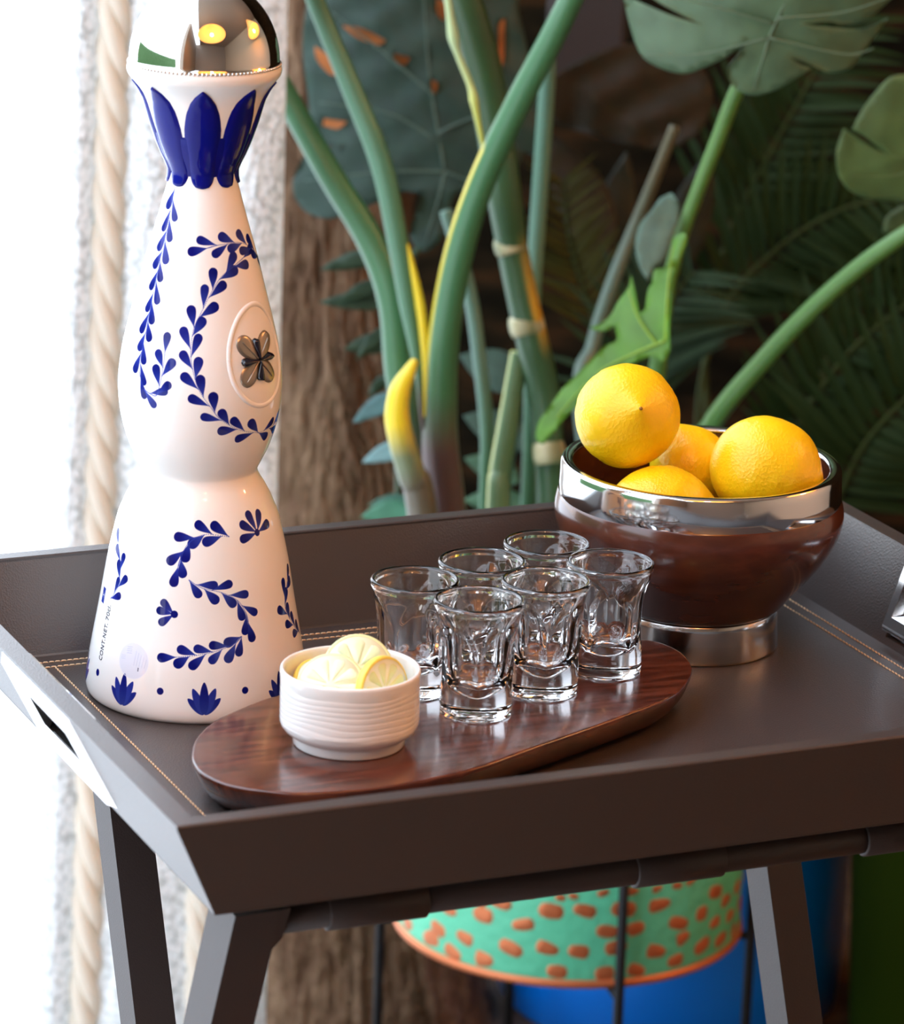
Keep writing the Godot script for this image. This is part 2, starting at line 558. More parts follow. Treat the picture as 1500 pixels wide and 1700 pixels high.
	for k in 4:
		line_mark(151.5, 38.6 - k * 1.1, 3.4, 0.5, c8(140, 146, 190), 0.5)
	for k in 3:
		line_mark(155.0, 33.4 - k * 0.9, 3.0, 0.4, c8(160, 165, 205), 0.4)
		line_mark(142.6 + 0.2 * k, 28.6, 0.0, -1.9, c8(40, 42, 70), 0.8)
	return ImageTexture.create_from_image(art)

# a raised patch on a turned surface: t along, w across; edges sink into the surface
func patch(st: SurfaceTool, table: Array, th: float, y: float, ang: float, length: float, width: Callable, height: float, base: float, nt := 16, nw := 8) -> void:
	var P := []
	for i in nt + 1:
		var t := float(i) / nt
		var row := PackedVector3Array()
		var w: float = width.call(t)
		for k in nw + 1:
			var q := (float(k) / nw) * 2.0 - 1.0
			var s := cos(ang) * length * t - sin(ang) * w * q
			var h := y + sin(ang) * length * t + cos(ang) * w * q
			var lift := base + height * (1.0 - q * q)
			if absf(q) > 0.99 or i == 0 or i == nt: lift = -0.4
			row.append(skin(table, th - rad_to_deg(s / radius_on(table, h)), h, lift))
		P.append(row)
	for i in nt:
		for k in nw:
			var mid: Vector3 = P[i][k]
			quad(st, P[i][k], P[i + 1][k], P[i + 1][k + 1], P[i][k + 1], Vector3(mid.x, 0, mid.z))

func build_bottle() -> void:
	var b := thing("ceramic_bottle", "tall white gourd-shaped ceramic bottle painted with blue leaf vines, silver bell stopper", "bottle", T(BOTTLE_AT.x, 0, BOTTLE_AT.y))
	var glaze: StandardMaterial3D = M.ceramic.duplicate()
	glaze.albedo_texture = paint_bottle()
	glaze.albedo_color = Color.WHITE
	var pts := []
	for q in BODY: pts.append(Vector2(q[1], q[0]) * 0.001)
	var st := begin()
	var prof := smooth2(pts, 5)
	lathe(st, prof, 128, null, ART_Y * 0.001)
	put("body", finish(st), glaze, b)
	st = begin()
	lathe(st, PackedVector2Array([Vector2(0, 0.0003), Vector2(0.0562, 0.0003), Vector2(0.0578, 0.0), Vector2(0.0586, 0.0006), Vector2(0.0590, 0.0014), Vector2(0.0575, 0.0016)]), 96)
	put("foot_ring", finish(st), M.raw_clay, b)
	# cup of the stopper
	pts = []
	for q in CUP: pts.append(Vector2(q[1], q[0]) * 0.001)
	st = begin()
	prof = smooth2(pts, 5)
	prof.append(Vector2(0.0, 0.3515))
	lathe(st, prof, 96)
	var cup := put("stopper_cup", finish(st), M.ceramic, b)
	for k in 8:
		st = begin()
		patch(st, CUP, 111.0 + 45.0 * k, 286.4, PI / 2.0, 56.5, func(t: float) -> float:
			if t < 0.12: return 0.05 + 7.0 * sqrt(1.0 - pow(1.0 - t / 0.12, 2.0))
			return smooth1([7.0, 8.0, 8.6, 9.4, 10.2, 10.7, 10.8, 10.3, 9.4, 7.6, 4.9, 0.1], (t - 0.12) / 0.88), 1.0, 0.6, 40, 8)
		put("petal", finish(st), M.blue_glaze, cup)
	st = begin()
	lathe(st, PackedVector2Array([Vector2(0.0172, 0.2925), Vector2(0.0182, 0.2935), Vector2(0.0186, 0.2955), Vector2(0.0202, 0.2990), Vector2(0.0228, 0.3040), Vector2(0.0252, 0.3100), Vector2(0.0266, 0.3145), Vector2(0.0262, 0.3160)]), 64)
	put("blue_collar", finish(st), M.blue_glaze, cup)
	# metal bell
	st = begin()
	prof = PackedVector2Array([Vector2(0.0395, 0.3505), Vector2(0.0402, 0.3512), Vector2(0.0403, 0.3528)])
	for k in 33:
		var a := PI / 2.0 * k / 32.0
		prof.append(Vector2(0.0400 * cos(a), 0.3530 + 0.0435 * sin(a)))
	lathe(st, prof, 96)
	var bell := put("bell_dome", finish(st), M.chrome, b)
	st = begin()
	prof = PackedVector2Array()
	for k in 13:
		var a := PI * (k / 12.0 - 0.5)
		prof.append(Vector2(0.0046 + 0.0046 * cos(a) if absf(cos(a)) > 0.001 else 0.0001, 0.3995 + 0.0046 * sin(a)))
	lathe(st, PackedVector2Array([Vector2(0.0060, 0.3935), Vector2(0.0052, 0.3958), Vector2(0.0040, 0.3975), Vector2(0.0062, 0.4000), Vector2(0.0066, 0.4030), Vector2(0.0050, 0.4056), Vector2(0.0, 0.4064)]), 32)
	put("knob", finish(st), M.chrome, bell)
	var bead := SphereMesh.new()
	bead.radius = 0.00095
	bead.height = 0.0019
	bead.radial_segments = 8
	bead.rings = 5
	var beads := begin()
	for k in 110:
		var a := TAU * k / 110.0
		beads.append_from(bead, 0, Transform3D(Basis(), Vector3(cos(a) * 0.0402, 0.3518, sin(a) * 0.0402)))
	var bo := put("beaded_edge", beads, M.chrome, b)
	bo.set_meta("kind", "stuff")
	# oval medallion with its metal flower
	var ring := []
	for k in 48:
		var f := TAU * k / 48.0
		ring.append(skin(BODY, 60.0 + 29.0 * cos(f), 198.5 + 27.0 * sin(f), -0.95))
	ring.append(ring[0])
	st = begin()
	tube(st, smooth3(ring, 3), [0.0018, 0.0018], 10, Vector3(0, 1, 0.2), null, false)
	var med := put("medallion_rim", finish(st), M.ceramic, b)
	for k in 4:
		st = begin()
		patch(st, BODY, 64.0, 197.0, deg_to_rad(48.0 + (k % 2) * 84.0 + (k / 2) * 180.0), 17.5, func(t: float) -> float: return 6.9 * pow(t, 0.9) * pow(1.0 - t, 0.6) * 2.35 + 0.05, 0.5, 0.7)
		var pt := put("metal_petal", finish(st), M.brass, med)
		st = begin()
		patch(st, BODY, 64.0, 197.0, deg_to_rad(48.0 + (k % 2) * 84.0 + (k / 2) * 180.0), 15.0, func(t: float) -> float: return 0.7 * (1.0 - t) + 0.15, 0.8, 1.1)
		put("petal_rib", finish(st), M.brass, pt)
		st = begin()
		patch(st, BODY, 64.0, 197.0, deg_to_rad(90.0 * k + 2.0), 11.5, func(t: float) -> float: return 3.0 * pow(t, 0.9) * sqrt(maxf(0.0, 1.0 - pow(t, 5.0))) * 1.16 + 0.02, 2.0, 1.2)
		put("black_drop", finish(st), M.black_glaze, med)
	# net content, printed up the left side
	var tm := TextMesh.new()
	tm.text = "CONT.NET. 70cl."
	var font := SystemFont.new()
	font.font_names = PackedStringArray(["Droid Sans"])
	tm.font = font
	tm.font_size = 32
	tm.pixel_size = 0.0031 / 32.0 * 1.42
	tm.depth = 0.0002
	var th := 173.0
	var p0 := skin(BODY, th, 26.5, 0.12)
	var p1 := skin(BODY, th, 55.5, 0.12)
	var up := (p1 - p0).normalized()
	var out := Vector3(cos(deg_to_rad(th)), 0, sin(deg_to_rad(th)))
	out = (out - up * out.dot(up)).normalized()
	var lab := put_mesh("printed_text", tm, M.ink, b)
	lab.transform = Transform3D(Basis(up, out.cross(up), out), (p0 + p1) * 0.5)

# ---------------------------------------------------------------- tray and stand
const XL := -0.1288
const XR := 0.4395
const ZF := 0.1691
const ZB := -0.2679
const RIM := 0.0535

# corner-cut cross-section of the wall: [distance in from the outer rim line, height]
func wall_section() -> Array:
	return [[0.0312, -0.0073], [0.0306, -0.0062], [0.0004, 0.0512], [0.0000, 0.0527], [0.0010, 0.0535], [0.0102, 0.0535], [0.0112, 0.0528], [0.0112, 0.0515], [0.0310, 0.0010], [0.0318, 0.0], [0.0330, -0.0073]]

func build_tray() -> void:
	var t := thing("leather_tray", "dark brown leather serving tray with flared sides and metal-framed handle slots", "tray", T(0, 0, 0))
	var st := begin(false)
	box(st, Vector3((XL + XR) / 2, -0.0037, (ZF + ZB) / 2), Vector3(XR - XL - 0.0612, 0.0073, ZF - ZB - 0.0612), 0.0005)
	put("tray_floor", finish(st), M.leather, t)
	var sec := wall_section()
	var corner := func(c: int, d: float, y: float) -> Vector3:
		var x: float = XL + d if c == 0 or c == 3 else XR - d
		var z: float = ZF - d if c == 0 or c == 1 else ZB + d
		return Vector3(x, y, z)
	for w in 4:
		var c0: int = w
		var c1: int = (w + 1) % 4
		var mid := Vector3((XL + XR) / 2, 0, (ZF + ZB) / 2)
		if w % 2 == 0:
			st = begin(false)
			for k in sec.size():
				var a = sec[k]
				var b = sec[(k + 1) % sec.size()]
				var pa: Vector3 = corner.call(c0, a[0], a[1])
				var pb: Vector3 = corner.call(c1, a[0], a[1])
				var pc: Vector3 = corner.call(c1, b[0], b[1])
				var pd: Vector3 = corner.call(c0, b[0], b[1])
				# outward direction across this strip of the section
				var away := Vector3(0, 0, 1.0 if w == 0 else -1.0)
				var o: Vector3 = away * (b[1] - a[1]) + Vector3(0, 1, 0) * (b[0] - a[0])
				quad(st, pa, pb, pc, pd, o)
			put("tray_wall", finish(st), M.leather, t)
		else:
			# end walls carry a slot: built round it
			st = begin(false)
			var lo := 0.18
			var hi := 0.84
			var z0 := -0.106
			var z1 := -0.004
			var sx := -1.0 if w == 3 else 1.0
			var xo := XL if w == 3 else XR
			var P := func(s: float, inner: bool, z: float) -> Vector3:
				var d := lerpf(0.0312, 0.0, s) if not inner else lerpf(0.0330, 0.0112, s)
				var zz := z
				if z > 0.5: zz = ZF - d
				if z < -0.5: zz = ZB + d
				return Vector3(xo - sx * d, lerpf(-0.0073, RIM, s), zz)
			for blk in [[0.0, 1.0, -1.0, z0], [0.0, 1.0, z1, 1.0], [0.0, lo, z0, z1], [hi, 1.0, z0, z1]]:
				hexa(st, [P.call(blk[0], false, blk[2]), P.call(blk[1], false, blk[2]), P.call(blk[1], true, blk[2]), P.call(blk[0], true, blk[2]), P.call(blk[0], false, blk[3]), P.call(blk[1], false, blk[3]), P.call(blk[1], true, blk[3]), P.call(blk[0], true, blk[3])])
			var wall := put("tray_wall", finish(st), M.leather, t)
			# metal frame: bevelled on both faces, lining the slot
			st = begin(false)
			var nrm := Vector3(sx * 0.0608, -0.0312, 0).normalized()
			for side in [0, 1]:
				var inner: bool = side == 1
				var lo2 := 0.31 if inner else lo
				var off := nrm * (-0.0036 if inner else 0.0036)
				var rings := []
				for r in [[0.006, 0.0], [0.0025, 1.0], [-0.004, 1.0], [-0.009, 0.1]]:
					var m: float = r[0] / 0.0683
					var q := []
					for e in [[lo2 - m * 1.0, z0 - r[0]], [hi + m * 1.0, z0 - r[0]], [hi + m * 1.0, z1 + r[0]], [lo2 - m * 1.0, z1 + r[0]]]:
						q.append(P.call(e[0], inner, e[1]) + off * r[1])
					rings.append(q)
				for i in 3:
					for k in 4:
						quad(st, rings[i][k], rings[i][(k + 1) % 4], rings[i + 1][(k + 1) % 4], rings[i + 1][k], nrm * (-1.0 if inner else 1.0))
			for k in 4:
				var e := [[lo + 0.16, z0 + 0.009], [hi - 0.13, z0 + 0.009], [hi - 0.13, z1 - 0.009], [lo + 0.16, z1 - 0.009]]
				var a = e[k]
				var b = e[(k + 1) % 4]
				var cen: Vector3 = (P.call(0.5, false, -0.05) + P.call(0.5, true, -0.05)) * 0.5
				var qa: Vector3 = P.call(a[0], false, a[1])
				var qb: Vector3 = P.call(b[0], false, b[1])
				quad(st, qa, qb, P.call(b[0], true, b[1]), P.call(a[0], true, a[1]), cen - (qa + qb) * 0.5)
			put("handle_frame", finish(st), M.nickel, wall)
	# two rows of saddle stitches just inside each wall
	for row in 2:
		var d := 0.0432 + 0.0086 * row
		for w in 4:
			st = begin()
			var a: Vector3 = corner.call(w, d, 0.0003)
			var b: Vector3 = corner.call((w + 1) % 4, d, 0.0003)
			if w == 3:
				a.x += 0.0135
				b.x += 0.0135
			var n := int((b - a).length() / 0.0036)
			var dir := (b - a).normalized()
			var side := dir.cross(Vector3.UP)
			for k in n:
				var c := a + dir * (0.0036 * (k + 0.5))
				tube(st, PackedVector3Array([c - dir * 0.0015 - side * 0.0003 - Vector3(0, 0.0004, 0), c - dir * 0.0009 - side * 0.00015, c + dir * 0.0009 + side * 0.00015, c + dir * 0.0015 + side * 0.0003 - Vector3(0, 0.0004, 0)]), [0.00032, 0.0005, 0.0005, 0.00032], 5, Vector3.UP)
			var so := put("stitching", finish(st), M.thread, t)
			so.set_meta("kind", "stuff")

func build_stand() -> void:
	var s := thing("folding_stand", "brown leather-covered folding butler stand with crossed legs under the tray", "tray stand", T(0.155, -TOP, -0.05))
	var base := Vector3(-0.155, TOP, 0.05)
	# outer pair leans back going down, inner pair leans forward
	for f in [[-0.0824, -0.0586, 0.1255, 0.0925, -0.45, "leg"], [0.3725, 0.3963, 0.1255, 0.0925, -0.45, "leg"], [-0.0560, -0.0330, -0.1590, -0.1890, 0.42, "leg"], [0.3420, 0.3650, -0.1590, -0.1890, 0.42, "leg"]]:
		var st := begin(false)
		var y0 := -0.0148
		var y1 := -TOP
		var dz: float = f[4] * (y0 - y1)
		var q := []
		for yy in [[y0, 0.0], [y1, dz]]:
			q.append(base + Vector3(f[0], yy[0], f[2] + yy[1]))
			q.append(base + Vector3(f[1], yy[0], f[2] + yy[1]))
			q.append(base + Vector3(f[1], yy[0], f[3] + yy[1]))
			q.append(base + Vector3(f[0], yy[0], f[3] + yy[1]))
		hexa(st, q)
		if f[4] < 0.0:
			# widened shoulder that takes the rod
			var sg := 1.0 if f[0] < 0.1 else -1.0
			var xi: float = f[1] if sg > 0 else f[0]
			var w := []
			for e in [[y0, 0.0, 0.0052], [-0.0335, -0.0084, 0.0045]]:
				w.append(base + Vector3(xi - sg * 0.001, e[0], f[2] + e[1] - 0.0005))
				w.append(base + Vector3(xi + sg * e[2], e[0], f[2] + e[1] - 0.0005))
				w.append(base + Vector3(xi + sg * e[2], e[0], f[3] + e[1]))
				w.append(base + Vector3(xi - sg * 0.001, e[0], f[3] + e[1]))
			hexa(st, w)
			var w2 := []
			for e in [[-0.0335, -0.0084, 0.0045], [-0.0410, -0.0118, 0.0]]:
				w2.append(base + Vector3(xi - sg * 0.001, e[0], f[2] + e[1] - 0.0005))
				w2.append(base + Vector3(xi + sg * e[2], e[0], f[2] + e[1] - 0.0005))
				w2.append(base + Vector3(xi + sg * e[2], e[0], f[3] + e[1]))
				w2.append(base + Vector3(xi - sg * 0.001, e[0], f[3] + e[1]))
			hexa(st, w2)
		put("leg", finish(st), M.leather_leg, s)
	for r in [[-0.056, 0.372, 0.108, -0.0262], [-0.033, 0.342, -0.1770, -0.0262]]:
		var st := begin()
		tube(st, PackedVector3Array([base + Vector3(r[0], r[3], r[2]), base + Vector3(r[1], r[3], r[2])]), [0.0082, 0.0082], 28, Vector3.UP)
		put("rod", finish(st), M.leather_leg, s)
	# three straps slung from rod to rod, each wrapped round both rods
	for x in [[-0.0288, 0.0247], [0.1407, 0.1912], [0.2749, 0.328]]:
		var st := begin()
		for r in [[0.108, -0.0262], [-0.1770, -0.0262]]:
			tube(st, PackedVector3Array([base + Vector3(x[0], r[1], r[0]), base + Vector3(x[0] + 0.0006, r[1], r[0]), base + Vector3(x[1] - 0.0006, r[1], r[0]), base + Vector3(x[1], r[1], r[0])]), [0.0092, 0.0100, 0.0100, 0.0092], 28, Vector3.UP)
		var st2 := begin(false)
		box(st2, base + Vector3((x[0] + x[1]) / 2, -0.0178, -0.0345), Vector3(x[1] - x[0], 0.0022, 0.285), 0.0004)
		st2.generate_normals()
		st.generate_normals()
		st.append_from(st2.commit(), 0, Transform3D())
		put("strap", st, M.leather_leg, s)

# ---------------------------------------------------------------- things on the tray
func build_board() -> void:
	var o := thing("serving_board", "oval dark-stained wooden serving board holding the glasses and white dish", "serving board", T(0.10, 0, -0.02))
	var trace := [[-57, -8.4], [-62, 8], [-62.5, 25], [-54.5, 45], [-31, 63.8], [-4, 70.2], [24, 71.0], [69, 62.1], [120, 39.6], [173.5, 16], [217, -6.2], [241, -29.8], [254.4, -52.6], [258.8, -80], [248.9, -101.3], [213, -112], [170, -108.1], [111, -99.9], [56.5, -89.1], [16.3, -77], [-2, -68], [-29, -50], [-47, -28.3]]
	var pts := []
	for q in trace: pts.append(Vector3(q[0] * 0.001 - 0.10, 0, q[1] * 0.001 + 0.02))
	var edge := smooth3(pts, 8, true)
	var n := edge.size()
	var mid := Vector3()
	for p in edge: mid += p / n
	# rings from the middle of the top, over the edge, to the underside
	var rings := []
	for r in [[0.3, 0.0205], [0.0018, 0.0205], [0.0005, 0.0203], [0.0, 0.0196], [0.0004, 0.0175], [0.0030, 0.0105], [0.0075, 0.0045], [0.0125, 0.0012], [0.017, 0.0]]:
		var q := PackedVector3Array()
		for i in n:
			var tang := (edge[(i + 1) % n] - edge[(i - 1 + n) % n]).normalized()
			var inn := tang.cross(Vector3.UP)
			if inn.dot(mid - edge[i]) < 0: inn = -inn
			if r[0] > 0.1: q.append(edge[i].lerp(mid, r[0]) + Vector3(0, r[1], 0))
			else: q.append(edge[i] + inn * r[0] + Vector3(0, r[1], 0))
		rings.append(q)
	var st := begin()
	for i in n:
		var k := (i + 1) % n
		tri(st, mid + Vector3(0, 0.0205, 0), rings[0][i], rings[0][k], Vector3.UP)
		tri(st, mid, rings[-1][i], rings[-1][k], Vector3.DOWN)
		for j in rings.size() - 1:
			var od := (edge[i] - mid).normalized() * (0.001 if j < 1 else 1.0) + Vector3.UP * (1.0 if j < 2 else (-0.3 if j > 3 else 0.0))
			quad(st, rings[j][i], rings[j][k], rings[j + 1][k], rings[j + 1][i], od)
	put("board_panel", finish(st), M.board, o)

func glass_mesh() -> Mesh:
	var st := begin()
	var flute := func(a: float, r: float, y: float) -> float: return r
	# outside rises from the foot to the lip, inside comes back down to the middle of the cup
	var outer := smooth2([Vector2(0.0178, 0.0), Vector2(0.0190, 0.0006), Vector2(0.0194, 0.002), Vector2(0.0195, 0.010), Vector2(0.0199, 0.024), Vector2(0.0205, 0.038), Vector2(0.0213, 0.048), Vector2(0.0225, 0.0555), Vector2(0.0234, 0.0595)], 6)
	var lip := [Vector2(0.0240, 0.0604), Vector2(0.0243, 0.0617), Vector2(0.0241, 0.0631), Vector2(0.0233, 0.0639), Vector2(0.0223, 0.0638), Vector2(0.0215, 0.0629), Vector2(0.0212, 0.0614)]
	var inner := smooth2([Vector2(0.0211, 0.0595), Vector2(0.0202, 0.0545), Vector2(0.0185, 0.047), Vector2(0.0168, 0.038), Vector2(0.0160, 0.030), Vector2(0.0152, 0.0245), Vector2(0.0138, 0.0195), Vector2(0.0114, 0.0152), Vector2(0.0080, 0.0122), Vector2(0.0042, 0.0106), Vector2(0.0, 0.0102)], 6)
	var prof := PackedVector2Array([Vector2(0.0, 0.0007), Vector2(0.0150, 0.0007), Vector2(0.0164, 0.0001)])
	prof.append_array(outer)
	for p in lip: prof.append(p)
	prof.append_array(inner)
	var split := 3 + outer.size() + 3
	var count := [0]
	# five broad panels are pressed into the outside, each ending in an arch below the lip
	lathe(st, prof, 120, func(a: float, r: float, y: float) -> float:
		var inside := r < 0.0178 + (y - 0.012) * 0.075 and y > 0.011 and y < 0.0605
		if inside or y < 0.013: return r
		var f := fposmod(a / TAU * 5.0, 1.0) * 2.0 - 1.0
		var top := 0.0580 - 0.0165 * f * f
		var m := clampf((top - y) / 0.010, 0.0, 1.0)
		m = m * m * (3.0 - 2.0 * m) * smoothstep(0.013, 0.024, y)
		return r - 0.0025 * m * (1.0 - f * f))
	return finish(st).commit()

func build_glasses() -> void:
	var mesh := glass_mesh()
	var says := ["clear shot glass nearest the viewer, beside the white dish", "clear shot glass in the middle of the front row, between two others", "clear shot glass at the right end of the front row, before the wooden bowl", "clear shot glass just behind the white dish, left end of the back row", "clear shot glass in the middle of the back row, mostly hidden by the front ones", "clear shot glass farthest back, standing closest to the tray's rear wall"]
	for row in 2:
		for k in 3:
			var x := 0.1071 + 0.04825 * k - 0.0183 * row
			var z := -0.0176 - 0.0199 * k - 0.0434 * row
			var o := thing("shot_glass", says[row * 3 + k], "shot glass", T(x, 0.0206, z), [0.56, 0.60, -0.07, 0.02, 0.35, 0.2][row * 3 + k], "six clear shot glasses on the board")
			put_mesh("tumbler", mesh, M.glass, o)

func build_dish() -> void:
	var o := thing("ramekin", "small round white ribbed porcelain dish holding lime and lemon slices", "dish", T(0.0254, 0.0206, 0.0038))
	var st := begin()
	var prof := PackedVector2Array([Vector2(0.0, 0.0012), Vector2(0.0262, 0.0012), Vector2(0.0270, 0.0), Vector2(0.0286, 0.0), Vector2(0.0292, 0.0008), Vector2(0.0296, 0.0045), Vector2(0.0300, 0.0056), Vector2(0.0310, 0.0062), Vector2(0.0338, 0.0080), Vector2(0.0356, 0.0104), Vector2(0.0362, 0.0125)])
	for k in 61:
		prof.append(Vector2(0.0363, 0.0125 + 0.0002 + 0.0215 * k / 60.0))
	for q in [[0.03645, 0.0365], [0.03655, 0.0395], [0.0364, 0.0407], [0.0358, 0.0413], [0.0350, 0.0413], [0.0344, 0.0406], [0.0341, 0.039], [0.0338, 0.026], [0.0334, 0.014], [0.0322, 0.0094], [0.0290, 0.0066], [0.0230, 0.0054], [0.0, 0.0052]]: prof.append(Vector2(q[0], q[1]))
	lathe(st, prof, 128, func(a: float, r: float, y: float) -> float:
		if r < 0.0362 or y > 0.0345 or y < 0.0126: return r
		var u := (y - 0.0127) / 0.0215 * 7.0 + 0.22 * sin(a * 2.0 + y * 300.0) + 0.16 * sin(a * 5.0 + 1.0 + y * 170.0)
		return r - 0.00014 * pow(absf(cos(PI * u)), 8.0))
	put("dish_body", finish(st), M.porcelain, o)

# a round cut of fruit: rind ring, pith and nine flesh segments, facing +y; arc 360 is whole, 180 a half
func slice(called: String, label: String, cat: String, where: Transform3D, r: float, thick: float, rind: Material, flesh: Material, group: String) -> void:
	var o := thing(called, label, cat, Vector3.ZERO, 0.0, group)
	o.transform = where
	var st := begin()
	lathe(st, PackedVector2Array([Vector2(r * 0.90, -thick * 0.5), Vector2(r * 0.97, -thick * 0.5), Vector2(r, -thick * 0.34), Vector2(r * 1.01, 0), Vector2(r, thick * 0.34), Vector2(r * 0.97, thick * 0.5), Vector2(r * 0.92, thick * 0.5)]), 64)
	put("rind", finish(st), rind, o)
	st = begin()
	lathe(st, PackedVector2Array([Vector2(0, -thick * 0.46), Vector2(r * 0.93, -thick * 0.49), Vector2(r * 0.95, 0), Vector2(r * 0.93, thick * 0.49), Vector2(0, thick * 0.46)]), 64)
	put("pith", finish(st), M.pith, o)
	st = begin()
	var P := []
	for i in 9:
		var t := i / 8.0
		var row := PackedVector3Array()
		for k in 7:
			var q := k / 6.0 * 2.0 - 1.0
			var rr := r * lerpf(0.10, 0.86, t)
			var wdt := (0.302 - 0.045 * r / maxf(rr, r * 0.1) * 0.55) * (sqrt(1.0 - pow(maxf(0.0, t - 0.8) / 0.22, 2.0)) if t > 0.8 else 1.0)
			var a := wdt * q
			var rim := i == 0 or i == 8 or absf(q) > 0.99
			row.append(Vector3(cos(a) * rr, thick * (0.44 if rim else 0.53 + 0.05 * (1.0 - q * q)), sin(a) * rr))
		P.append(row)
	for i in 8:
		for k in 6:
			quad(st, P[i][k], P[i + 1][k], P[i + 1][k + 1], P[i][k + 1], Vector3.UP)
	var seg: Mesh = finish(st).commit()
	for k in 9:
		for face in [0, 1]:
			var e := put_mesh("segment", seg, flesh, o)
			e.transform = Transform3D(Basis(Vector3.UP, TAU * (k + 0.3 * face) / 9.0), Vector3())
			if face == 1: e.transform = Transform3D(Basis(Vector3(1, 0, 0), PI), Vector3()) * e.transform

func facing(where: Vector3, n: Vector3, spin := 0.0) -> Transform3D:
	var y := n.normalized()
	var x := y.cross(Vector3(0.3, 1, 0.2)).normalized()
	return Transform3D(Basis(x, y, x.cross(y)) * Basis(Vector3.UP, spin), where)

func build_slices() -> void:
	var to_eye := -FWD
	var c := T(0.0254, 0.0206, 0.0038)
	var g := "citrus slices in the white dish"
	slice("lime_slice", "pale green lime slice standing at the front left of the white dish, cut face forward", "lime slice", facing(c + SIDE * -0.0098 + to_eye * 0.012 + Vector3(0, 0.0345, 0), to_eye * 0.72 + Vector3(0, 0.62, 0) - SIDE * 0.12), 0.0178, 0.0042, M.rind_green, M.flesh_green, g)
	slice("lemon_slice", "very pale slice leaning highest at the back of the white dish", "lemon slice", facing(c + SIDE * 0.0035 - to_eye * 0.010 + Vector3(0, 0.0368, 0), to_eye * 0.86 + Vector3(0, 0.50, 0) + SIDE * 0.02, 0.2), 0.0184, 0.0045, M.rind_green, M.flesh_green, g)
	slice("lemon_slice", "yellow lemon slice turned sideways at the right of the white dish", "lemon slice", facing(c + SIDE * 0.0165 + to_eye * 0.007 + Vector3(0, 0.0322, 0), to_eye * 0.62 + Vector3(0, 0.12, 0) + SIDE * 0.66, 0.1), 0.0172, 0.0050, M.rind_yellow, M.flesh_yellow, g)
	slice("lemon_slice", "yellow lemon slice lying against the inner left wall of the white dish", "lemon slice", facing(c + SIDE * -0.0150 - to_eye * 0.012 + Vector3(0, 0.0262, 0), to_eye * 0.5 + Vector3(0, 0.75, 0) + SIDE * 0.4, 0.3), 0.0160, 0.0045, M.rind_yellow, M.flesh_yellow, g)
	slice("lemon_slice", "small yellow corner of a lemon slice at the front middle of the dish", "lemon slice", facing(c + SIDE * 0.006 + to_eye * 0.013 + Vector3(0, 0.0196, 0), to_eye * 0.3 + Vector3(0, 0.9, 0) - SIDE * 0.3, 0.5), 0.0165, 0.0045, M.rind_yellow, M.flesh_yellow, g)

const BOWL_AT := Vector2(0.304, -0.1465)
func build_bowl() -> void:
	var o := thing("fruit_bowl", "round dark wooden bowl with a chrome rim band and chrome foot", "bowl", T(BOWL_AT.x, 0, BOWL_AT.y))
	var st := begin()
	var prof := smooth2([Vector2(0.0440, 0.0230), Vector2(0.0500, 0.0248), Vector2(0.0575, 0.0340), Vector2(0.0668, 0.0452), Vector2(0.0750, 0.0566), Vector2(0.0805, 0.0665), Vector2(0.0833, 0.0750), Vector2(0.0838, 0.0820), Vector2(0.0826, 0.0880), Vector2(0.0812, 0.0900)], 6)
	for q in smooth2([Vector2(0.0800, 0.0905), Vector2(0.0795, 0.1040), Vector2(0.0752, 0.1066), Vector2(0.0740, 0.1040), Vector2(0.0742, 0.0850), Vector2(0.0730, 0.0720), Vector2(0.0660, 0.0540), Vector2(0.0520, 0.0380), Vector2(0.0300, 0.0310), Vector2(0.0, 0.0300)], 5): prof.append(q)
	lathe(st, prof, 128)
	put("bowl_body", finish(st), M.bowl, o)
	st = begin()
	lathe(st, PackedVector2Array([Vector2(0.0800, 0.0878), Vector2(0.0815, 0.0882), Vector2(0.0820, 0.0890), Vector2(0.0818, 0.0960), Vector2(0.0814, 0.1040), Vector2(0.0811, 0.1072), Vector2(0.0804, 0.1085), Vector2(0.0792, 0.1091), Vector2(0.0760, 0.1089), Vector2(0.0744, 0.1083), Vector2(0.0738, 0.1074), Vector2(0.0739, 0.1062), Vector2(0.0750, 0.1055)]), 128)
	put("rim_band", finish(st), M.nickel, o)
	st = begin()
	lathe(st, PackedVector2Array([Vector2(0.0440, 0.0002), Vector2(0.0492, 0.0), Vector2(0.0499, 0.0006), Vector2(0.0501, 0.0016), Vector2(0.0493, 0.0120), Vector2(0.0487, 0.0195), Vector2(0.0484, 0.0225), Vector2(0.0476, 0.0235), Vector2(0.0440, 0.0236)]), 128)
	put("foot_band", finish(st), M.steel, o)

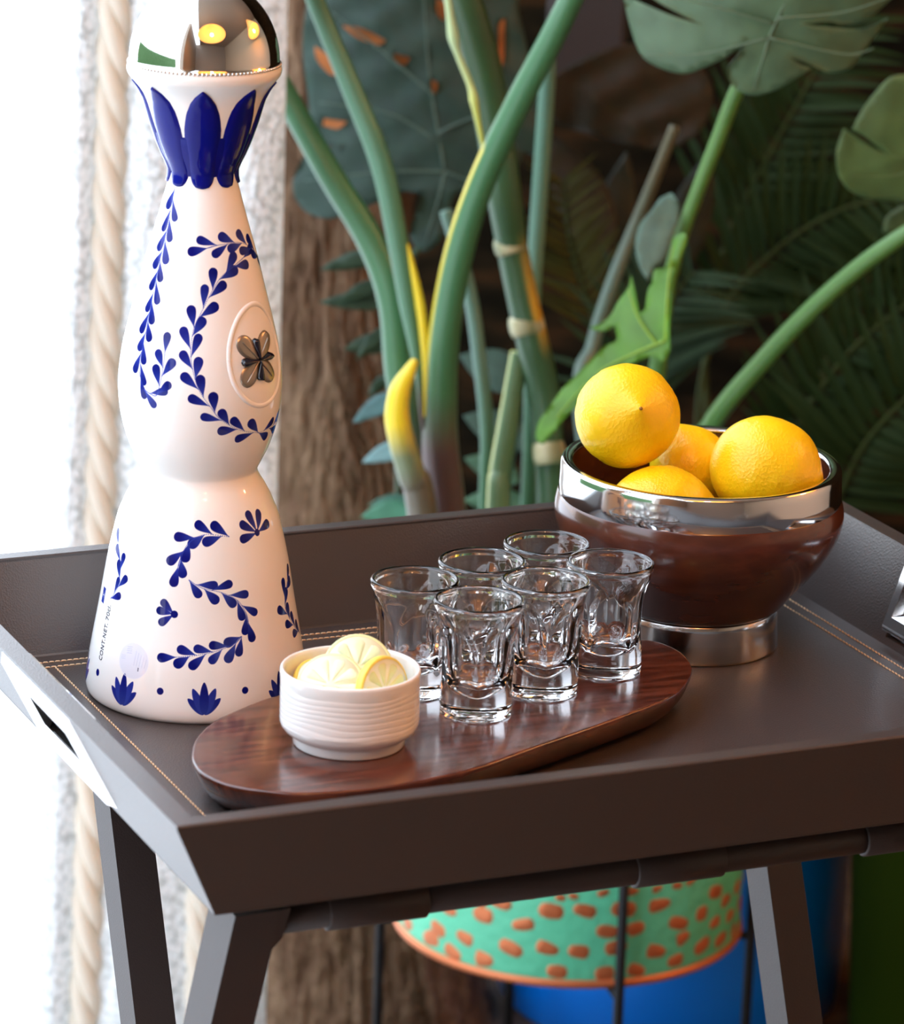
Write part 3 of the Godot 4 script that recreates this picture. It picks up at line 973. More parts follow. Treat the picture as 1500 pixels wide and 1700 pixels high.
func lemon(label: String, where: Vector3, axis: Vector3, r: float, long: float, seed_: int, spin := 0.0) -> void:
	var o := thing("lemon", label, "lemon", where, 0.0, "whole lemons in the wooden bowl")
	o.transform = facing(where, axis, spin)
	var nz := noise(1.0, FastNoiseLite.TYPE_SIMPLEX_SMOOTH, seed_, 2)
	var prof := PackedVector2Array()
	for k in 57:
		var a := PI * (float(k) / 56.0 - 0.5)
		var y := sin(a) * r * long
		# the stylar end draws out to a nipple
		if a > 1.05: y += r * 0.17 * pow(clampf((a - 1.05) / 0.52, 0.0, 1.0), 1.6)
		if a < -1.25: y += r * 0.05 * pow(clampf((-a - 1.25) / 0.32, 0.0, 1.0), 1.5)
		prof.append(Vector2(maxf(cos(a) * r, 0.0) if k > 0 and k < 56 else 0.0, y))
	var st := begin()
	lathe(st, prof, 72, func(a: float, rr: float, y: float) -> float:
		var p := Vector3(cos(a) * rr, y, sin(a) * rr) / r
		return rr * (1.0 + 0.022 * nz.get_noise_3d(p.x * 1.1, p.y * 1.1, p.z * 1.1) + 0.012 * nz.get_noise_3d(p.x * 3.2, p.y * 3.2, p.z * 3.2)))
	put("fruit", finish(st), M.lemon, o)
	st = begin()
	lathe(st, PackedVector2Array([Vector2(0.0011, r * (long + 0.165)), Vector2(0.0009, r * (long + 0.172) + 0.0003), Vector2(0.0, r * (long + 0.172) + 0.0006)]), 12)
	put("tip", finish(st), M.lemon_tip, o)

func build_lemons() -> void:
	var eye := -FWD
	var b := T(BOWL_AT.x, 0, BOWL_AT.y)
	lemon("lemon on top at the left of the bowl, its pointed end towards the viewer", b + SIDE * -0.0440 + eye * 0.000 + Vector3(0, 0.1345, 0), eye * 0.94 + SIDE * 0.18 + Vector3(0, 0.38, 0), 0.0302, 1.0, 3)
	lemon("large lemon at the right of the bowl, resting against the rim", b + SIDE * 0.0370 + eye * 0.004 + Vector3(0, 0.1060, 0), SIDE * 0.85 + eye * 0.35 + Vector3(0, -0.25, 0), 0.0310, 1.05, 11, 1.0)
	lemon("lemon half hidden behind the other three in the bowl", b + SIDE * -0.003 - eye * 0.0365 + Vector3(0, 0.0925, 0), SIDE * -0.35 + Vector3(0, 0.9, 0) + eye * 0.1, 0.0245, 1.12, 17)
	lemon("lemon lying low at the front of the bowl, behind the chrome rim", b + SIDE * -0.0240 + eye * 0.0290 + Vector3(0, 0.0855, 0), SIDE * 0.98 + Vector3(0, 0.1, 0), 0.0270, 1.14, 23, 2.0)
# ---------------------------------------------------------------- plants and pots
# path given as [px, py, depth, width in photo pixels]
func stem_path(p: Array) -> Array:
	var pts := []
	var rad := []
	for q in p:
		var w := at(q[0], q[1], q[2])
		pts.append(w)
		rad.append(q[3] * 0.5 * mpp(w))
	return [smooth3(pts, 10), rad]

func stem(called: String, p: Array, tint: Callable, parent: Node, seg := 14) -> MeshInstance3D:
	var sp := stem_path(p)
	var st := begin()
	tube(st, sp[0], sp[1], seg, -FWD, tint)
	var o := put(called, finish(st), M.stem, parent)
	o.position = -parent.position
	return o

func outline_px(p: Array, step := 7.0) -> PackedVector2Array:
	var out := PackedVector2Array()
	var n := p.size()
	for i in n:
		var p0 := Vector2(p[(i - 1 + n) % n][0], p[(i - 1 + n) % n][1])
		var p1 := Vector2(p[i][0], p[i][1])
		var p2 := Vector2(p[(i + 1) % n][0], p[(i + 1) % n][1])
		var p3 := Vector2(p[(i + 2) % n][0], p[(i + 2) % n][1])
		var k := maxi(1, int(p1.distance_to(p2) / step))
		# corners stay sharp, gentle bends are rounded
		var s1 := (p1 - p0).normalized().dot((p2 - p1).normalized()) > 0.2
		var s2 := (p2 - p1).normalized().dot((p3 - p2).normalized()) > 0.2
		for j in k:
			out.append(p1.cubic_interpolate(p2, p0 if s1 else p1 - (p2 - p1), p3 if s2 else p2 + (p2 - p1), float(j) / k))
	return out

# a leaf blade of real thickness: its outline drawn on a tilted plane through "anchor", then cupped and rippled
func blade(called: String, outline: Array, anchor: Vector3, normal: Vector3, m: Material, base: Color, parent: Node3D, mid: Array, cup := 0.3, ripple := 0.0, holes := [], seed_ := 1) -> MeshInstance3D:
	var edge := outline_px(outline)
	var pts := edge.duplicate()
	var box_ := Rect2(edge[0], Vector2.ZERO)
	for p in edge: box_ = box_.expand(p)
	var rng := RandomNumberGenerator.new()
	rng.seed = seed_
	var hs := []
	for h in holes:
		var hp := outline_px(h, 5.0)
		hs.append(hp)
		pts.append_array(hp)
	var gap := maxf(9.0, sqrt(box_.get_area() / 900.0))
	var y := box_.position.y + gap * 0.5
	while y < box_.end.y:
		var x := box_.position.x + gap * 0.5
		while x < box_.end.x:
			var p := Vector2(x + rng.randf_range(-2, 2), y + rng.randf_range(-2, 2))
			if Geometry2D.is_point_in_polygon(p, edge):
				var far := true
				for e in edge:
					if e.distance_squared_to(p) < 20.0: far = false
				if far: pts.append(p)
			x += gap
		y += gap
	var tris := Geometry2D.triangulate_delaunay(pts)
	var nz := noise(0.01, FastNoiseLite.TYPE_SIMPLEX_SMOOTH, seed_, 2)
	var n := normal.normalized()
	var pos := PackedVector3Array()
	var col := PackedColorArray()
	var m0 := Vector2(mid[0][0], mid[0][1])
	var m1 := Vector2(mid[1][0], mid[1][1])
	var md := (m1 - m0).normalized()
	var k := mpp(anchor)
	for p in pts:
		var side := (p - m0).cross(md) * k
		var along := (p - m0).dot(md) * k
		var lift := cup * side * side / 0.1 + ripple * sin(along * 160.0 + absf(side) * 90.0) + ripple * 1.5 * nz.get_noise_2d(p.x, p.y)
		pos.append(on_plane(p.x, p.y, anchor, n) - n * lift)
		var f := 1.0 + 0.22 * nz.get_noise_2d(p.x * 2.0, p.y * 2.0)
		# pale stripe along the midrib
		f += 0.25 * clampf(1.0 - absf(side) / 0.004, 0.0, 1.0)
		col.append(Color(base.r * f, base.g * f, base.b * f))
	var st := begin()
	var count := {}
	for i in tris.size() / 3:
		var a := tris[3 * i]
		var b := tris[3 * i + 1]
		var c := tris[3 * i + 2]
		var g := (pts[a] + pts[b] + pts[c]) / 3.0
		if not Geometry2D.is_point_in_polygon(g, edge): continue
		var skip := false
		for h in hs:
			if Geometry2D.is_point_in_polygon(g, h): skip = true
		if skip: continue
		for s in [1.0, -1.0]:
			var q := [a, b, c]
			var nn := (pos[a] - pos[c]).cross(pos[a] - pos[b])
			if nn.dot(n) * s < 0: q = [a, c, b]
			for v in q:
				st.set_color(col[v])
				st.add_vertex(pos[v] + n * 0.0003 * s)
		for e in [[a, b], [b, c], [c, a]]:
			var key := Vector2i(mini(e[0], e[1]), maxi(e[0], e[1]))
			count[key] = count.get(key, 0) + 1
	for key in count:
		if count[key] == 1:
			st.set_color(col[key.x])
			var u := n * 0.0003
			tri(st, pos[key.x] + u, pos[key.y] + u, pos[key.y] - u, pos[key.x] - pos[0])
			tri(st, pos[key.x] + u, pos[key.y] - u, pos[key.x] - u, pos[key.x] - pos[0])
	var o := put(called, finish(st), m, parent)
	o.position = -parent.position
	return o

# raised veins on a blade
func veins(lines: Array, anchor: Vector3, normal: Vector3, c: Color, w: float, leaf: Node3D) -> void:
	for l in lines:
		var pts := []
		for q in l: pts.append(on_plane(q[0], q[1], anchor + normal.normalized() * 0.0006, normal))
		var st := begin()
		tube(st, smooth3(pts, 6), [w, w * 0.3], 6, normal, func(_t: float, _a: float) -> Color: return c)
		put("vein", finish(st), M.stem, leaf)

func lens(x0: float, y0: float, x1: float, y1: float, w: float, bend := 0.0) -> Array:
	var a := Vector2(x0, y0)
	var d := Vector2(x1, y1) - a
	var nrm := Vector2(-d.y, d.x).normalized()
	var out := []
	for s in [1.0, -1.0]:
		for k in 8:
			var t := k / 8.0 if s > 0 else 1.0 - k / 8.0
			var p: Vector2 = a + d * t + nrm * (s * w * 0.5 * pow(sin(PI * pow(t, 0.8)), 0.9) + bend * sin(PI * t))
			out.append([p.x, p.y])
	return out

func shade(base: Color, dark: Color, t0: float, t1: float) -> Callable:
	return func(t: float, a: float) -> Color:
		var c := base.lerp(dark, clampf((t - t0) / (t1 - t0), 0.0, 1.0))
		var f := 1.0 + 0.10 * sin(a * 5.0)
		return Color(c.r * f, c.g * f, c.b * f)

const POT := [[0.0, 136.0], [230.0, 139.0]]

func build_pots() -> void:
	var p := at(940, 1526, 2.80)
	var o := thing("copper_pot", "turquoise patinated copper pot with hammered copper spots, held in a black wire stand", "pot", p)
	var st := begin()
	lathe(st, PackedVector2Array([Vector2(0, 0.004), Vector2(0.130, 0.004), Vector2(0.1355, 0.002), Vector2(0.1362, 0.006), Vector2(0.139, 0.23), Vector2(0.1365, 0.231), Vector2(0.1340, 0.226), Vector2(0.1340, 0.20), Vector2(0.0, 0.20)]), 96)
	put("pot_body", finish(st), M.patina, o)
	st = begin()
	var prof := PackedVector2Array()
	for k in 13:
		var a := TAU * k / 12.0 - PI / 2.0
		prof.append(Vector2(0.1355 + 0.0036 * cos(a), 0.0035 + 0.0036 * sin(a)))
	lathe(st, prof, 96)
	put("base_rim", finish(st), M.copper, o)
	var rng := RandomNumberGenerator.new()
	rng.seed = 77
	var face := rad_to_deg(atan2(-FWD.z, -FWD.x))
	for row in 9:
		var small := row >= 4
		var gap := 8.0 if small else 12.6
		for k in int(200.0 / gap):
			var th: float = face - 100.0 + (k + 0.5) * gap + rng.randf_range(-2.0, 2.0) + (gap * 0.5 if row % 2 == 1 else 0.0)
			if rng.randf() < 0.1: continue
			var y: float = (14.0 + row * 17.0 if not small else 78.0 + (row - 4) * 12.0) + rng.randf_range(-3.0, 3.0)
			var len_: float = rng.randf_range(15.0, 23.0) * (0.5 if small else 1.0)
			var w: float = rng.randf_range(7.0, 9.4) * (0.5 if small else 1.0)
			var sk: float = rng.randf_range(0.25, 0.7)
			st = begin()
			patch(st, POT, th, y, rng.randf_range(-0.35, 0.35), len_, func(t: float) -> float: return w * pow(t, sk * 0.6) * pow(1.0 - t, (1.0 - sk) * 0.6) * 1.3 + 0.05, 0.5, 0.35, 7, 4)
			put("copper_spot", finish(st), M.copper, o)
	# black wire stand
	var s := thing("wire_stand", "black wire plant stand under the turquoise pot", "plant stand", Vector3(p.x, 0, p.z))
	for a in [[-0.1475, 0.0], [0.1455, 0.01], [0.037, 0.1420], [-0.040, -0.1410]]:
		var q: Vector3 = SIDE * a[0] - FWD * a[1]
		st = begin()
		tube(st, PackedVector3Array([q, q + Vector3(0, 0.10, 0), q + Vector3(0, p.y + 0.20, 0)]), [0.0040, 0.0040], 10, FWD)
		put("leg", finish(st), M.iron, s)
		st = begin()
		tube(st, PackedVector3Array([q + Vector3(0, p.y - 0.0045, 0), q * 0.5 + Vector3(0, p.y - 0.0045, 0), Vector3(0, p.y - 0.0045, 0)]), [0.0036, 0.0036], 8, Vector3.UP)
		put("support_bar", finish(st), M.iron, s)
	st = begin()
	var ring := []
	for k in 33: ring.append(Vector3(cos(TAU * k / 32.0) * 0.1450, p.y + 0.165, sin(TAU * k / 32.0) * 0.1450))
	tube(st, smooth3(ring, 2), [0.0036, 0.0036], 8, Vector3.UP, null, false)
	put("ring", finish(st), M.iron, s)
	# glazed blue pot behind
	p = at(1105, 1640, 3.13)
	p.y = 0.0
	o = thing("blue_pot", "tall glossy blue planter standing behind the turquoise pot", "pot", p)
	st = begin()
	lathe(st, PackedVector2Array([Vector2(0, 0.0), Vector2(0.146, 0.0), Vector2(0.150, 0.004), Vector2(0.154, 0.06), Vector2(0.158, 0.36), Vector2(0.158, 0.40), Vector2(0.150, 0.404), Vector2(0.142, 0.398), Vector2(0.140, 0.36), Vector2(0.0, 0.36)]), 96)
	put("pot_body", finish(st), M.blue_pot, o)
	p = at(1618, 1640, 3.0)
	p.y = 0.0
	o = thing("green_pot", "dark moss green planter at the right behind the table", "pot", p)
	st = begin()
	lathe(st, PackedVector2Array([Vector2(0, 0.0), Vector2(0.100, 0.0), Vector2(0.104, 0.004), Vector2(0.118, 0.30), Vector2(0.121, 0.31), Vector2(0.121, 0.34), Vector2(0.115, 0.342), Vector2(0.110, 0.335), Vector2(0.108, 0.30), Vector2(0.0, 0.30)]), 96)
	put("pot_body", finish(st), M.green_pot, o)

func build_philodendron() -> void:
	var root := at(800, 1330, 2.80)
	var o := thing("philodendron", "philodendron with thick green leaf stalks and a yellow sheath, growing from the turquoise pot", "plant", root)
	var green := lin(62, 110, 72)
	var blue := lin(84, 122, 98)
	var yellow := lin(226, 200, 40)
	var brown := lin(86, 66, 62)
	# stalk leaning left behind the bottle's bell
	stem("stalk", [[400, 20, 2.86, 34], [470, 150, 2.84, 40], [545, 285, 2.82, 44], [615, 400, 2.81, 48], [652, 500, 2.80, 52], [664, 620, 2.80, 52], [690, 760, 2.80, 52], [715, 900, 2.80, 56], [770, 1330, 2.80, 56]], shade(green, brown, 0.62, 0.78), o)
	stem("stalk", [[500, -60, 2.80, 30], [535, 30, 2.80, 32], [585, 150, 2.79, 36], [632, 270, 2.78, 38], [657, 385, 2.775, 36], [677, 506, 2.772, 30], [694, 612, 2.770, 16], [701, 700, 2.770, 7], [712, 800, 2.79, 7], [770, 1330, 2.80, 12]], shade(blue.lerp(green, 0.4), brown, 0.66, 0.76), o)
	stem("stalk_edge", [[675, 405, 2.772, 7], [697, 506, 2.768, 17], [707, 612, 2.766, 13], [705, 692, 2.768, 5]], shade(yellow, yellow.lerp(green, 0.3), 0.0, 1.0), o)
	stem("stalk", [[975, -60, 2.72, 38], [925, 45, 2.72, 42], [855, 180, 2.73, 44], [800, 300, 2.74, 46], [764, 410, 2.75, 50], [742, 520, 2.76, 52], [732, 620, 2.77, 54], [730, 740, 2.78, 62], [742, 870, 2.79, 66], [780, 1330, 2.80, 66]], func(t: float, a: float) -> Color:
		var c := green.lerp(brown, clampf((t - 0.69) / 0.09, 0.0, 1.0))
		if t > 0.28 and t < 0.68 and a > 1.0 and a < 1.95: c = c.lerp(yellow, 0.75)
		return c, o, 22)
	# young sheath: yellow tip on a grey-green base
	stem("sheath", [[689, 597, 2.740, 10], [680, 615, 2.739, 22], [664, 648, 2.738, 36], [659, 690, 2.738, 42], [667, 735, 2.739, 44], [684, 790, 2.742, 48], [702, 860, 2.75, 52], [760, 1330, 2.79, 54]], func(t: float, a: float) -> Color:
		var c := yellow.lerp(lin(104, 116, 84), clampf((t - 0.46) / 0.16, 0.0, 1.0))
		if a > 3.6 and a < 5.4: c = c.lerp(lin(240, 226, 90), 0.4 * clampf(1.0 - t, 0.0, 1.0))
		return c.lerp(brown, clampf((t - 0.66) / 0.12, 0.0, 0.7)), o)
	stem("stalk", [[908, 60, 2.92, 26], [908, 130, 2.92, 28], [897, 300, 2.91, 28], [889, 420, 2.90, 27], [884, 520, 2.89, 26], [872, 900, 2.86, 26], [820, 1330, 2.82, 26]], shade(lin(86, 124, 104), green, 0.5, 0.9), o)
	stem("stalk", [[740, 350, 2.90, 22], [778, 480, 2.90, 24], [796, 600, 2.89, 24], [808, 720, 2.88, 24], [806, 850, 2.87, 24], [800, 1330, 2.82, 24]], shade(lin(96, 128, 112), green, 0.4, 0.8), o)
	stem("stalk", [[862, 585, 2.84, 30], [846, 690, 2.84, 36], [832, 780, 2.84, 40], [826, 860, 2.83, 40], [810, 1330, 2.81, 40]], func(t: float, a: float) -> Color: return lin(214, 216, 128) if a > 0.9 and a < 2.0 else lin(92, 122, 82), o)
	# great dark blade behind, with holes along the veins
	var n := -FWD + Vector3(0, 0.25, 0)
	var an := at(740, 250, 2.98)
	var big := blade("leaf", [[560, -80], [515, -20], [500, 60], [508, 150], [530, 235], [640, 236], [520, 246], [492, 272], [482, 308], [500, 345], [540, 362], [580, 352], [625, 336], [668, 318], [700, 322], [690, 350], [680, 390], [697, 418], [717, 412], [738, 388], [748, 345], [762, 318], [800, 325], [845, 300], [872, 250], [905, 272], [915, 200], [885, 110], [862, 20], [840, -80]], an, n, M.leaf_dark, lin(46, 64, 56), o, [[738, 285], [700, -80]], 0.25, 0.0012, [[[566, 40], [600, 46], [640, 66], [630, 74], [592, 62]], [[520, 72], [545, 92], [562, 120], [548, 122], [524, 96]], [[536, 194], [575, 200], [560, 212], [534, 206]], [[655, 88], [680, 96], [672, 108], [652, 100]], [[716, 132], [726, 138], [722, 158], [714, 150]], [[724, -2], [740, 6], [738, 34], [726, 26]], [[828, 40], [838, 30], [834, 108], [812, 112], [826, 96]]], 4)
	veins([[[738, 285], [712, 120], [700, -70]], [[738, 285], [640, 285], [505, 300]], [[738, 285], [725, 340], [706, 400]], [[732, 240], [650, 190], [530, 170]], [[728, 220], [800, 190], [880, 180]], [[722, 160], [640, 90], [550, 20]], [[738, 285], [790, 300], [850, 280]]], an, n, lin(72, 92, 80), 0.0014, big)
	# drier rust-brown blade seen through the holes
	blade("dry_leaf", [[505, -60], [515, 60], [520, 220], [600, 228], [700, 190], [742, 170], [850, 130], [845, -60]], at(700, 80, 3.06), -FWD + Vector3(0, 0.2, 0), M.leaf_dark, lin(190, 112, 62), o, [[700, 200], [660, -60]], 0.1, 0.001, [], 8)
	# paler small blades low down
	for q in [[672, 655, 585, 702, 34, 2.88, 78, 112, 112], [690, 742, 600, 768, 34, 2.86, 112, 146, 146], [690, 852, 598, 858, 40, 2.84, 66, 118, 92], [690, 832, 610, 840, 22, 2.85, 60, 100, 84], [870, 640, 762, 590, 70, 2.98, 62, 84, 72], [880, 740, 768, 690, 66, 2.97, 58, 78, 64], [862, 800, 770, 760, 50, 2.95, 60, 90, 64], [880, 842, 768, 830, 46, 2.93, 64, 96, 70]]:
		var a := at((q[0] + q[2]) / 2.0, (q[1] + q[3]) / 2.0, q[5])
		blade("leaf", lens(q[0], q[1], q[2], q[3], q[4], 5.0), a, -FWD + Vector3(0, 0.8, 0) + SIDE * -0.2, M.leaf_dark, lin(q[6], q[7], q[8]), o, [[q[0], q[1]], [q[2], q[3]]], 0.6, 0.0004, [], int(q[1]))

func build_cane() -> void:
	var root := at(925, 1300, 2.84)
	var o := thing("cane_plant", "thick jointed green cane with pale rings and a thin aerial root, right of the stalks", "plant", root)
	var green := lin(62, 96, 62)
	var dark := lin(50, 74, 46)
	var line := [[748, -60, 2.80, 62], [775, 20, 2.80, 64], [800, 110, 2.81, 64], [820, 210, 2.82, 62], [836, 320, 2.82, 58], [850, 410, 2.83, 52], [868, 500, 2.83, 52], [884, 570, 2.83, 54], [902, 650, 2.84, 54], [910, 740, 2.84, 50], [916, 830, 2.84, 52], [925, 1300, 2.84, 54]]
	stem("cane", line, func(t: float, a: float) -> Color:
		var c := dark.lerp(green, clampf(t * 2.0, 0.0, 1.0))
		if t > 0.42 and t < 0.66 and (a < 5.9 and a > 4.3): c = c.lerp(lin(206, 160, 30), 0.85 * clampf((t - 0.42) * 8.0, 0.0, 1.0) * clampf((0.66 - t) * 14.0, 0.0, 1.0))
		return c, o, 20)
	for q in [[847, 408, 52, 30, 0.25], [874, 540, 56, 34, 0.2], [911, 752, 52, 36, 0.1]]:
		var c := at(q[0], q[1], 2.83)
		var k := mpp(c)
		var up: Vector3 = (CY - CX * q[4]).normalized()
		var st := begin()
		tube(st, PackedVector3Array([c - up * k * q[3] * 0.5, c - up * k * q[3] * 0.2, c + up * k * q[3] * 0.2, c + up * k * q[3] * 0.5]), [q[2] * 0.49 * k, q[2] * 0.54 * k, q[2] * 0.54 * k, q[2] * 0.49 * k], 18, -FWD, func(_t: float, a: float) -> Color: return lin(196, 190, 150).lerp(lin(120, 124, 84), 0.5 + 0.5 * sin(a * 3.0 + q[0])))
		var r := put("node_ring", finish(st), M.stem, o)
		r.position = -o.position
	stem("aerial_root", [[738, -40, 2.755, 10], [746, 20, 2.755, 14], [752, 60, 2.755, 20], [760, 90, 2.757, 12], [780, 140, 2.76, 12], [786, 165, 2.76, 16], [793, 200, 2.765, 10], [802, 245, 2.775, 6]], func(t: float, _a: float) -> Color: return lin(170, 190, 140).lerp(lin(206, 204, 70), clampf(t * 1.6 - 0.6, 0.0, 1.0)), o, 10)

func build_monstera() -> void:
	var root := at(1120, 1250, 3.0)
	var o := thing("monstera", "monstera with bright green stalks and split blades above the lemon bowl", "plant", root)
	var lime := lin(84, 124, 60)
	var olive := lin(82, 112, 42)
	stem("stalk", [[1284, 50, 2.74, 22], [1226, 145, 2.76, 26], [1190, 235, 2.77, 25], [1155, 325, 2.78, 24], [1128, 400, 2.79, 25], [1108, 480, 2.80, 26], [1095, 580, 2.82, 30], [1085, 760, 2.86, 32], [1110, 1250, 3.0, 32]], func(t: float, a: float) -> Color: return lime.lerp(olive, 0.9 if a > 3.6 and a < 5.5 else 0.1), o)
	stem("stalk", [[1640, 300, 2.74, 26], [1500, 390, 2.76, 28], [1420, 448, 2.78, 29], [1340, 520, 2.80, 30], [1265, 600, 2.83, 31], [1180, 705, 2.86, 33], [1110, 850, 2.92, 34], [1115, 1250, 3.0, 34]], func(t: float, a: float) -> Color: return lime.lerp(olive, 0.8 if a > 3.6 and a < 5.5 else 0.0), o)
	stem("stalk", [[1120, 210, 3.02, 18], [1085, 300, 3.02, 20], [1050, 385, 3.02, 22], [1018, 465, 3.01, 23], [985, 570, 3.0, 24], [965, 700, 2.98, 26], [1050, 1250, 3.0, 28]], shade(lin(92, 86, 60), lin(96, 118, 104), 0.15, 0.5), o)
	var n := -FWD * 0.8 - Vector3(0, 0.35, 0)
	var an := at(1280, 60, 2.69)
	var l1 := blade("leaf", [[1034, 34], [1046, 76], [1063, 113], [1086, 127], [1132, 132], [1168, 117], [1202, 97], [1238, 70], [1221, 95], [1208, 115], [1213, 140], [1238, 156], [1263, 159], [1292, 150], [1320, 135], [1348, 121], [1326, 110], [1309, 95], [1340, 110], [1362, 124], [1380, 132], [1416, 131], [1442, 100], [1476, 58], [1432, 64], [1400, 59], [1366, 50], [1328, 39], [1368, 41], [1402, 50], [1430, 51], [1467, 34], [1502, 6], [1530, -40], [1420, -80], [1260, -90], [1110, -70], [1066, -24], [1054, 4], [1082, 24], [1122, 37], [1166, 52], [1112, 44], [1060, 36]], an, n, M.leaf_light, lin(96, 122, 92), o, [[1276, 62], [1340, -80]], 0.35, 0.0008, [], 12)
	veins([[[1276, 62], [1300, 10], [1340, -70]], [[1276, 62], [1160, 90], [1070, 90]], [[1276, 62], [1400, 90], [1450, 80]], [[1276, 62], [1262, 110], [1250, 150]], [[1284, 40], [1180, 10], [1090, -10]], [[1290, 30], [1400, 20], [1490, -10]]], an, n, lin(98, 120, 92), 0.0010, l1)
	an = at(1470, 240, 2.80)
	var l2 := blade("leaf", [[1520, 134], [1480, 138], [1455, 160], [1430, 190], [1414, 218], [1440, 232], [1474, 258], [1436, 238], [1400, 216], [1388, 250], [1390, 285], [1405, 312], [1430, 328], [1470, 337], [1520, 336], [1580, 310], [1600, 200], [1570, 140]], an, n, M.leaf_light, lin(98, 120, 70), o, [[1600, 220], [1400, 290]], 0.3, 0.0006, [], 13)
	veins([[[1590, 250], [1500, 262], [1420, 240]], [[1590, 255], [1490, 290], [1410, 290]]], an, n, lin(108, 128, 76), 0.0010, l2)
	blade("leaf", [[1512, 338], [1490, 346], [1470, 362], [1464, 384], [1480, 392], [1520, 376], [1560, 360], [1560, 338]], at(1490, 366, 2.86), n, M.leaf_light, lin(84, 100, 60), o, [[1560, 350], [1464, 384]], 0.3, 0.0004, [], 15)
	blade("leaf", [[1115, 320], [1096, 328], [1080, 350], [1060, 375], [1054, 410], [1062, 445], [1075, 467], [1086, 444], [1102, 430], [1116, 396], [1128, 345]], at(1088, 390, 2.77), -FWD + Vector3(0, 0.5, 0), M.leaf_dark, lin(84, 106, 92), o, [[1118, 322], [1072, 465]], 0.5, 0.0006, [], 16)
	var ab := at(1040, 580, 2.70)
	var nb := -FWD + SIDE * -0.45 + Vector3(0, 0.25, 0)
	var torn := blade("leaf", [[1122, 384], [1107, 398], [1110, 416], [1100, 443], [1079, 447], [1076, 469], [1069, 482], [1067, 513], [1058, 520], [1048, 484], [1038, 455], [1035, 478], [1020, 500], [1010, 520], [996, 534], [973, 544], [998, 551], [1017, 540], [1022, 564], [1005, 572], [987, 590], [950, 626], [932, 645], [915, 671], [893, 702], [888, 728], [900, 738], [921, 716], [941, 690], [970, 662], [1004, 640], [1044, 608], [1080, 592], [1100, 602], [1111, 585], [1112, 540], [1115, 480], [1124, 430], [1132, 395]], ab, nb, M.leaf_light, lin(84, 130, 34), o, [[1105, 560], [900, 725]], 0.4, 0.0010, [], 18)
	veins([[[1104, 566], [1050, 588], [985, 625], [905, 715]], [[1104, 566], [1108, 480], [1116, 410]], [[1090, 572], [1060, 530], [1042, 480]]], ab, nb, lin(126, 160, 40), 0.0012, torn)

# palm fronds: arched rachis with leaflets on both sides
func leaflet_mesh(droop: float) -> Mesh:
	var st := begin()
	var P := []
	for i in 11:
		var t := i / 10.0
		var w := 0.055 * pow(sin(PI * clampf(pow(t, 0.6), 0.02, 0.985)), 0.8)
		var c := Vector3(t, -droop * t * t, 0.10 * t * t)
		P.append([c + Vector3(0, 0.35 * w, -w), c, c + Vector3(0, 0.35 * w, w)])
	for i in 10:
		for k in 2:
			for s in [1.0, -1.0]:
				var u := Vector3(0, 0.0035 * s, 0)
				quad(st, P[i][k] + u, P[i + 1][k] + u, P[i + 1][k + 1] + u, P[i][k + 1] + u, Vector3.UP * s)
	return finish(st).commit()

func frond(path: Array, count: int, length: float, spread: float, m: Material, o: Node3D, meshes: Array, rng: RandomNumberGenerator, from := 0.12, one := 0) -> void:
	var sp := stem_path(path)
	var st := begin()
	tube(st, sp[0], sp[1], 8, -FWD)
	var r := put("frond", finish(st), M.rachis, o)
	r.position = -o.position
	var pts: PackedVector3Array = sp[0]
	for k in count:
		var t := lerpf(from, 1.0, (k + 0.5) / count)
		var x := t * (pts.size() - 1)
		var i := mini(int(x), pts.size() - 2)
		var p: Vector3 = pts[i].lerp(pts[i + 1], x - i)
		var d: Vector3 = (pts[i + 1] - pts[i]).normalized()
		var facing_ := (-FWD + Vector3(0, 0.35, 0)).normalized()
		var side := d.cross(facing_).normalized()
		for s in [1.0, -1.0]:
			if one != 0 and s != one: continue
			var ax: Vector3 = (d * cos(spread) + side * s * sin(spread) + facing_ * rng.randf_range(-0.15, 0.25)).normalized()
			var ny := (facing_ + Vector3(rng.randf_range(-0.3, 0.3), rng.randf_range(-0.1, 0.4), rng.randf_range(-0.3, 0.3))).normalized()
			ny = (ny - ax * ny.dot(ax)).normalized()
			var l: float = length * (0.55 + 0.45 * sin(PI * clampf(t, 0.1, 0.95))) * rng.randf_range(0.9, 1.1)
			var e := put_mesh("leaflet", meshes[rng.randi() % meshes.size()], m, r)
			e.transform = Transform3D(Basis(ax * l, ny * l, ax.cross(ny) * l), p)

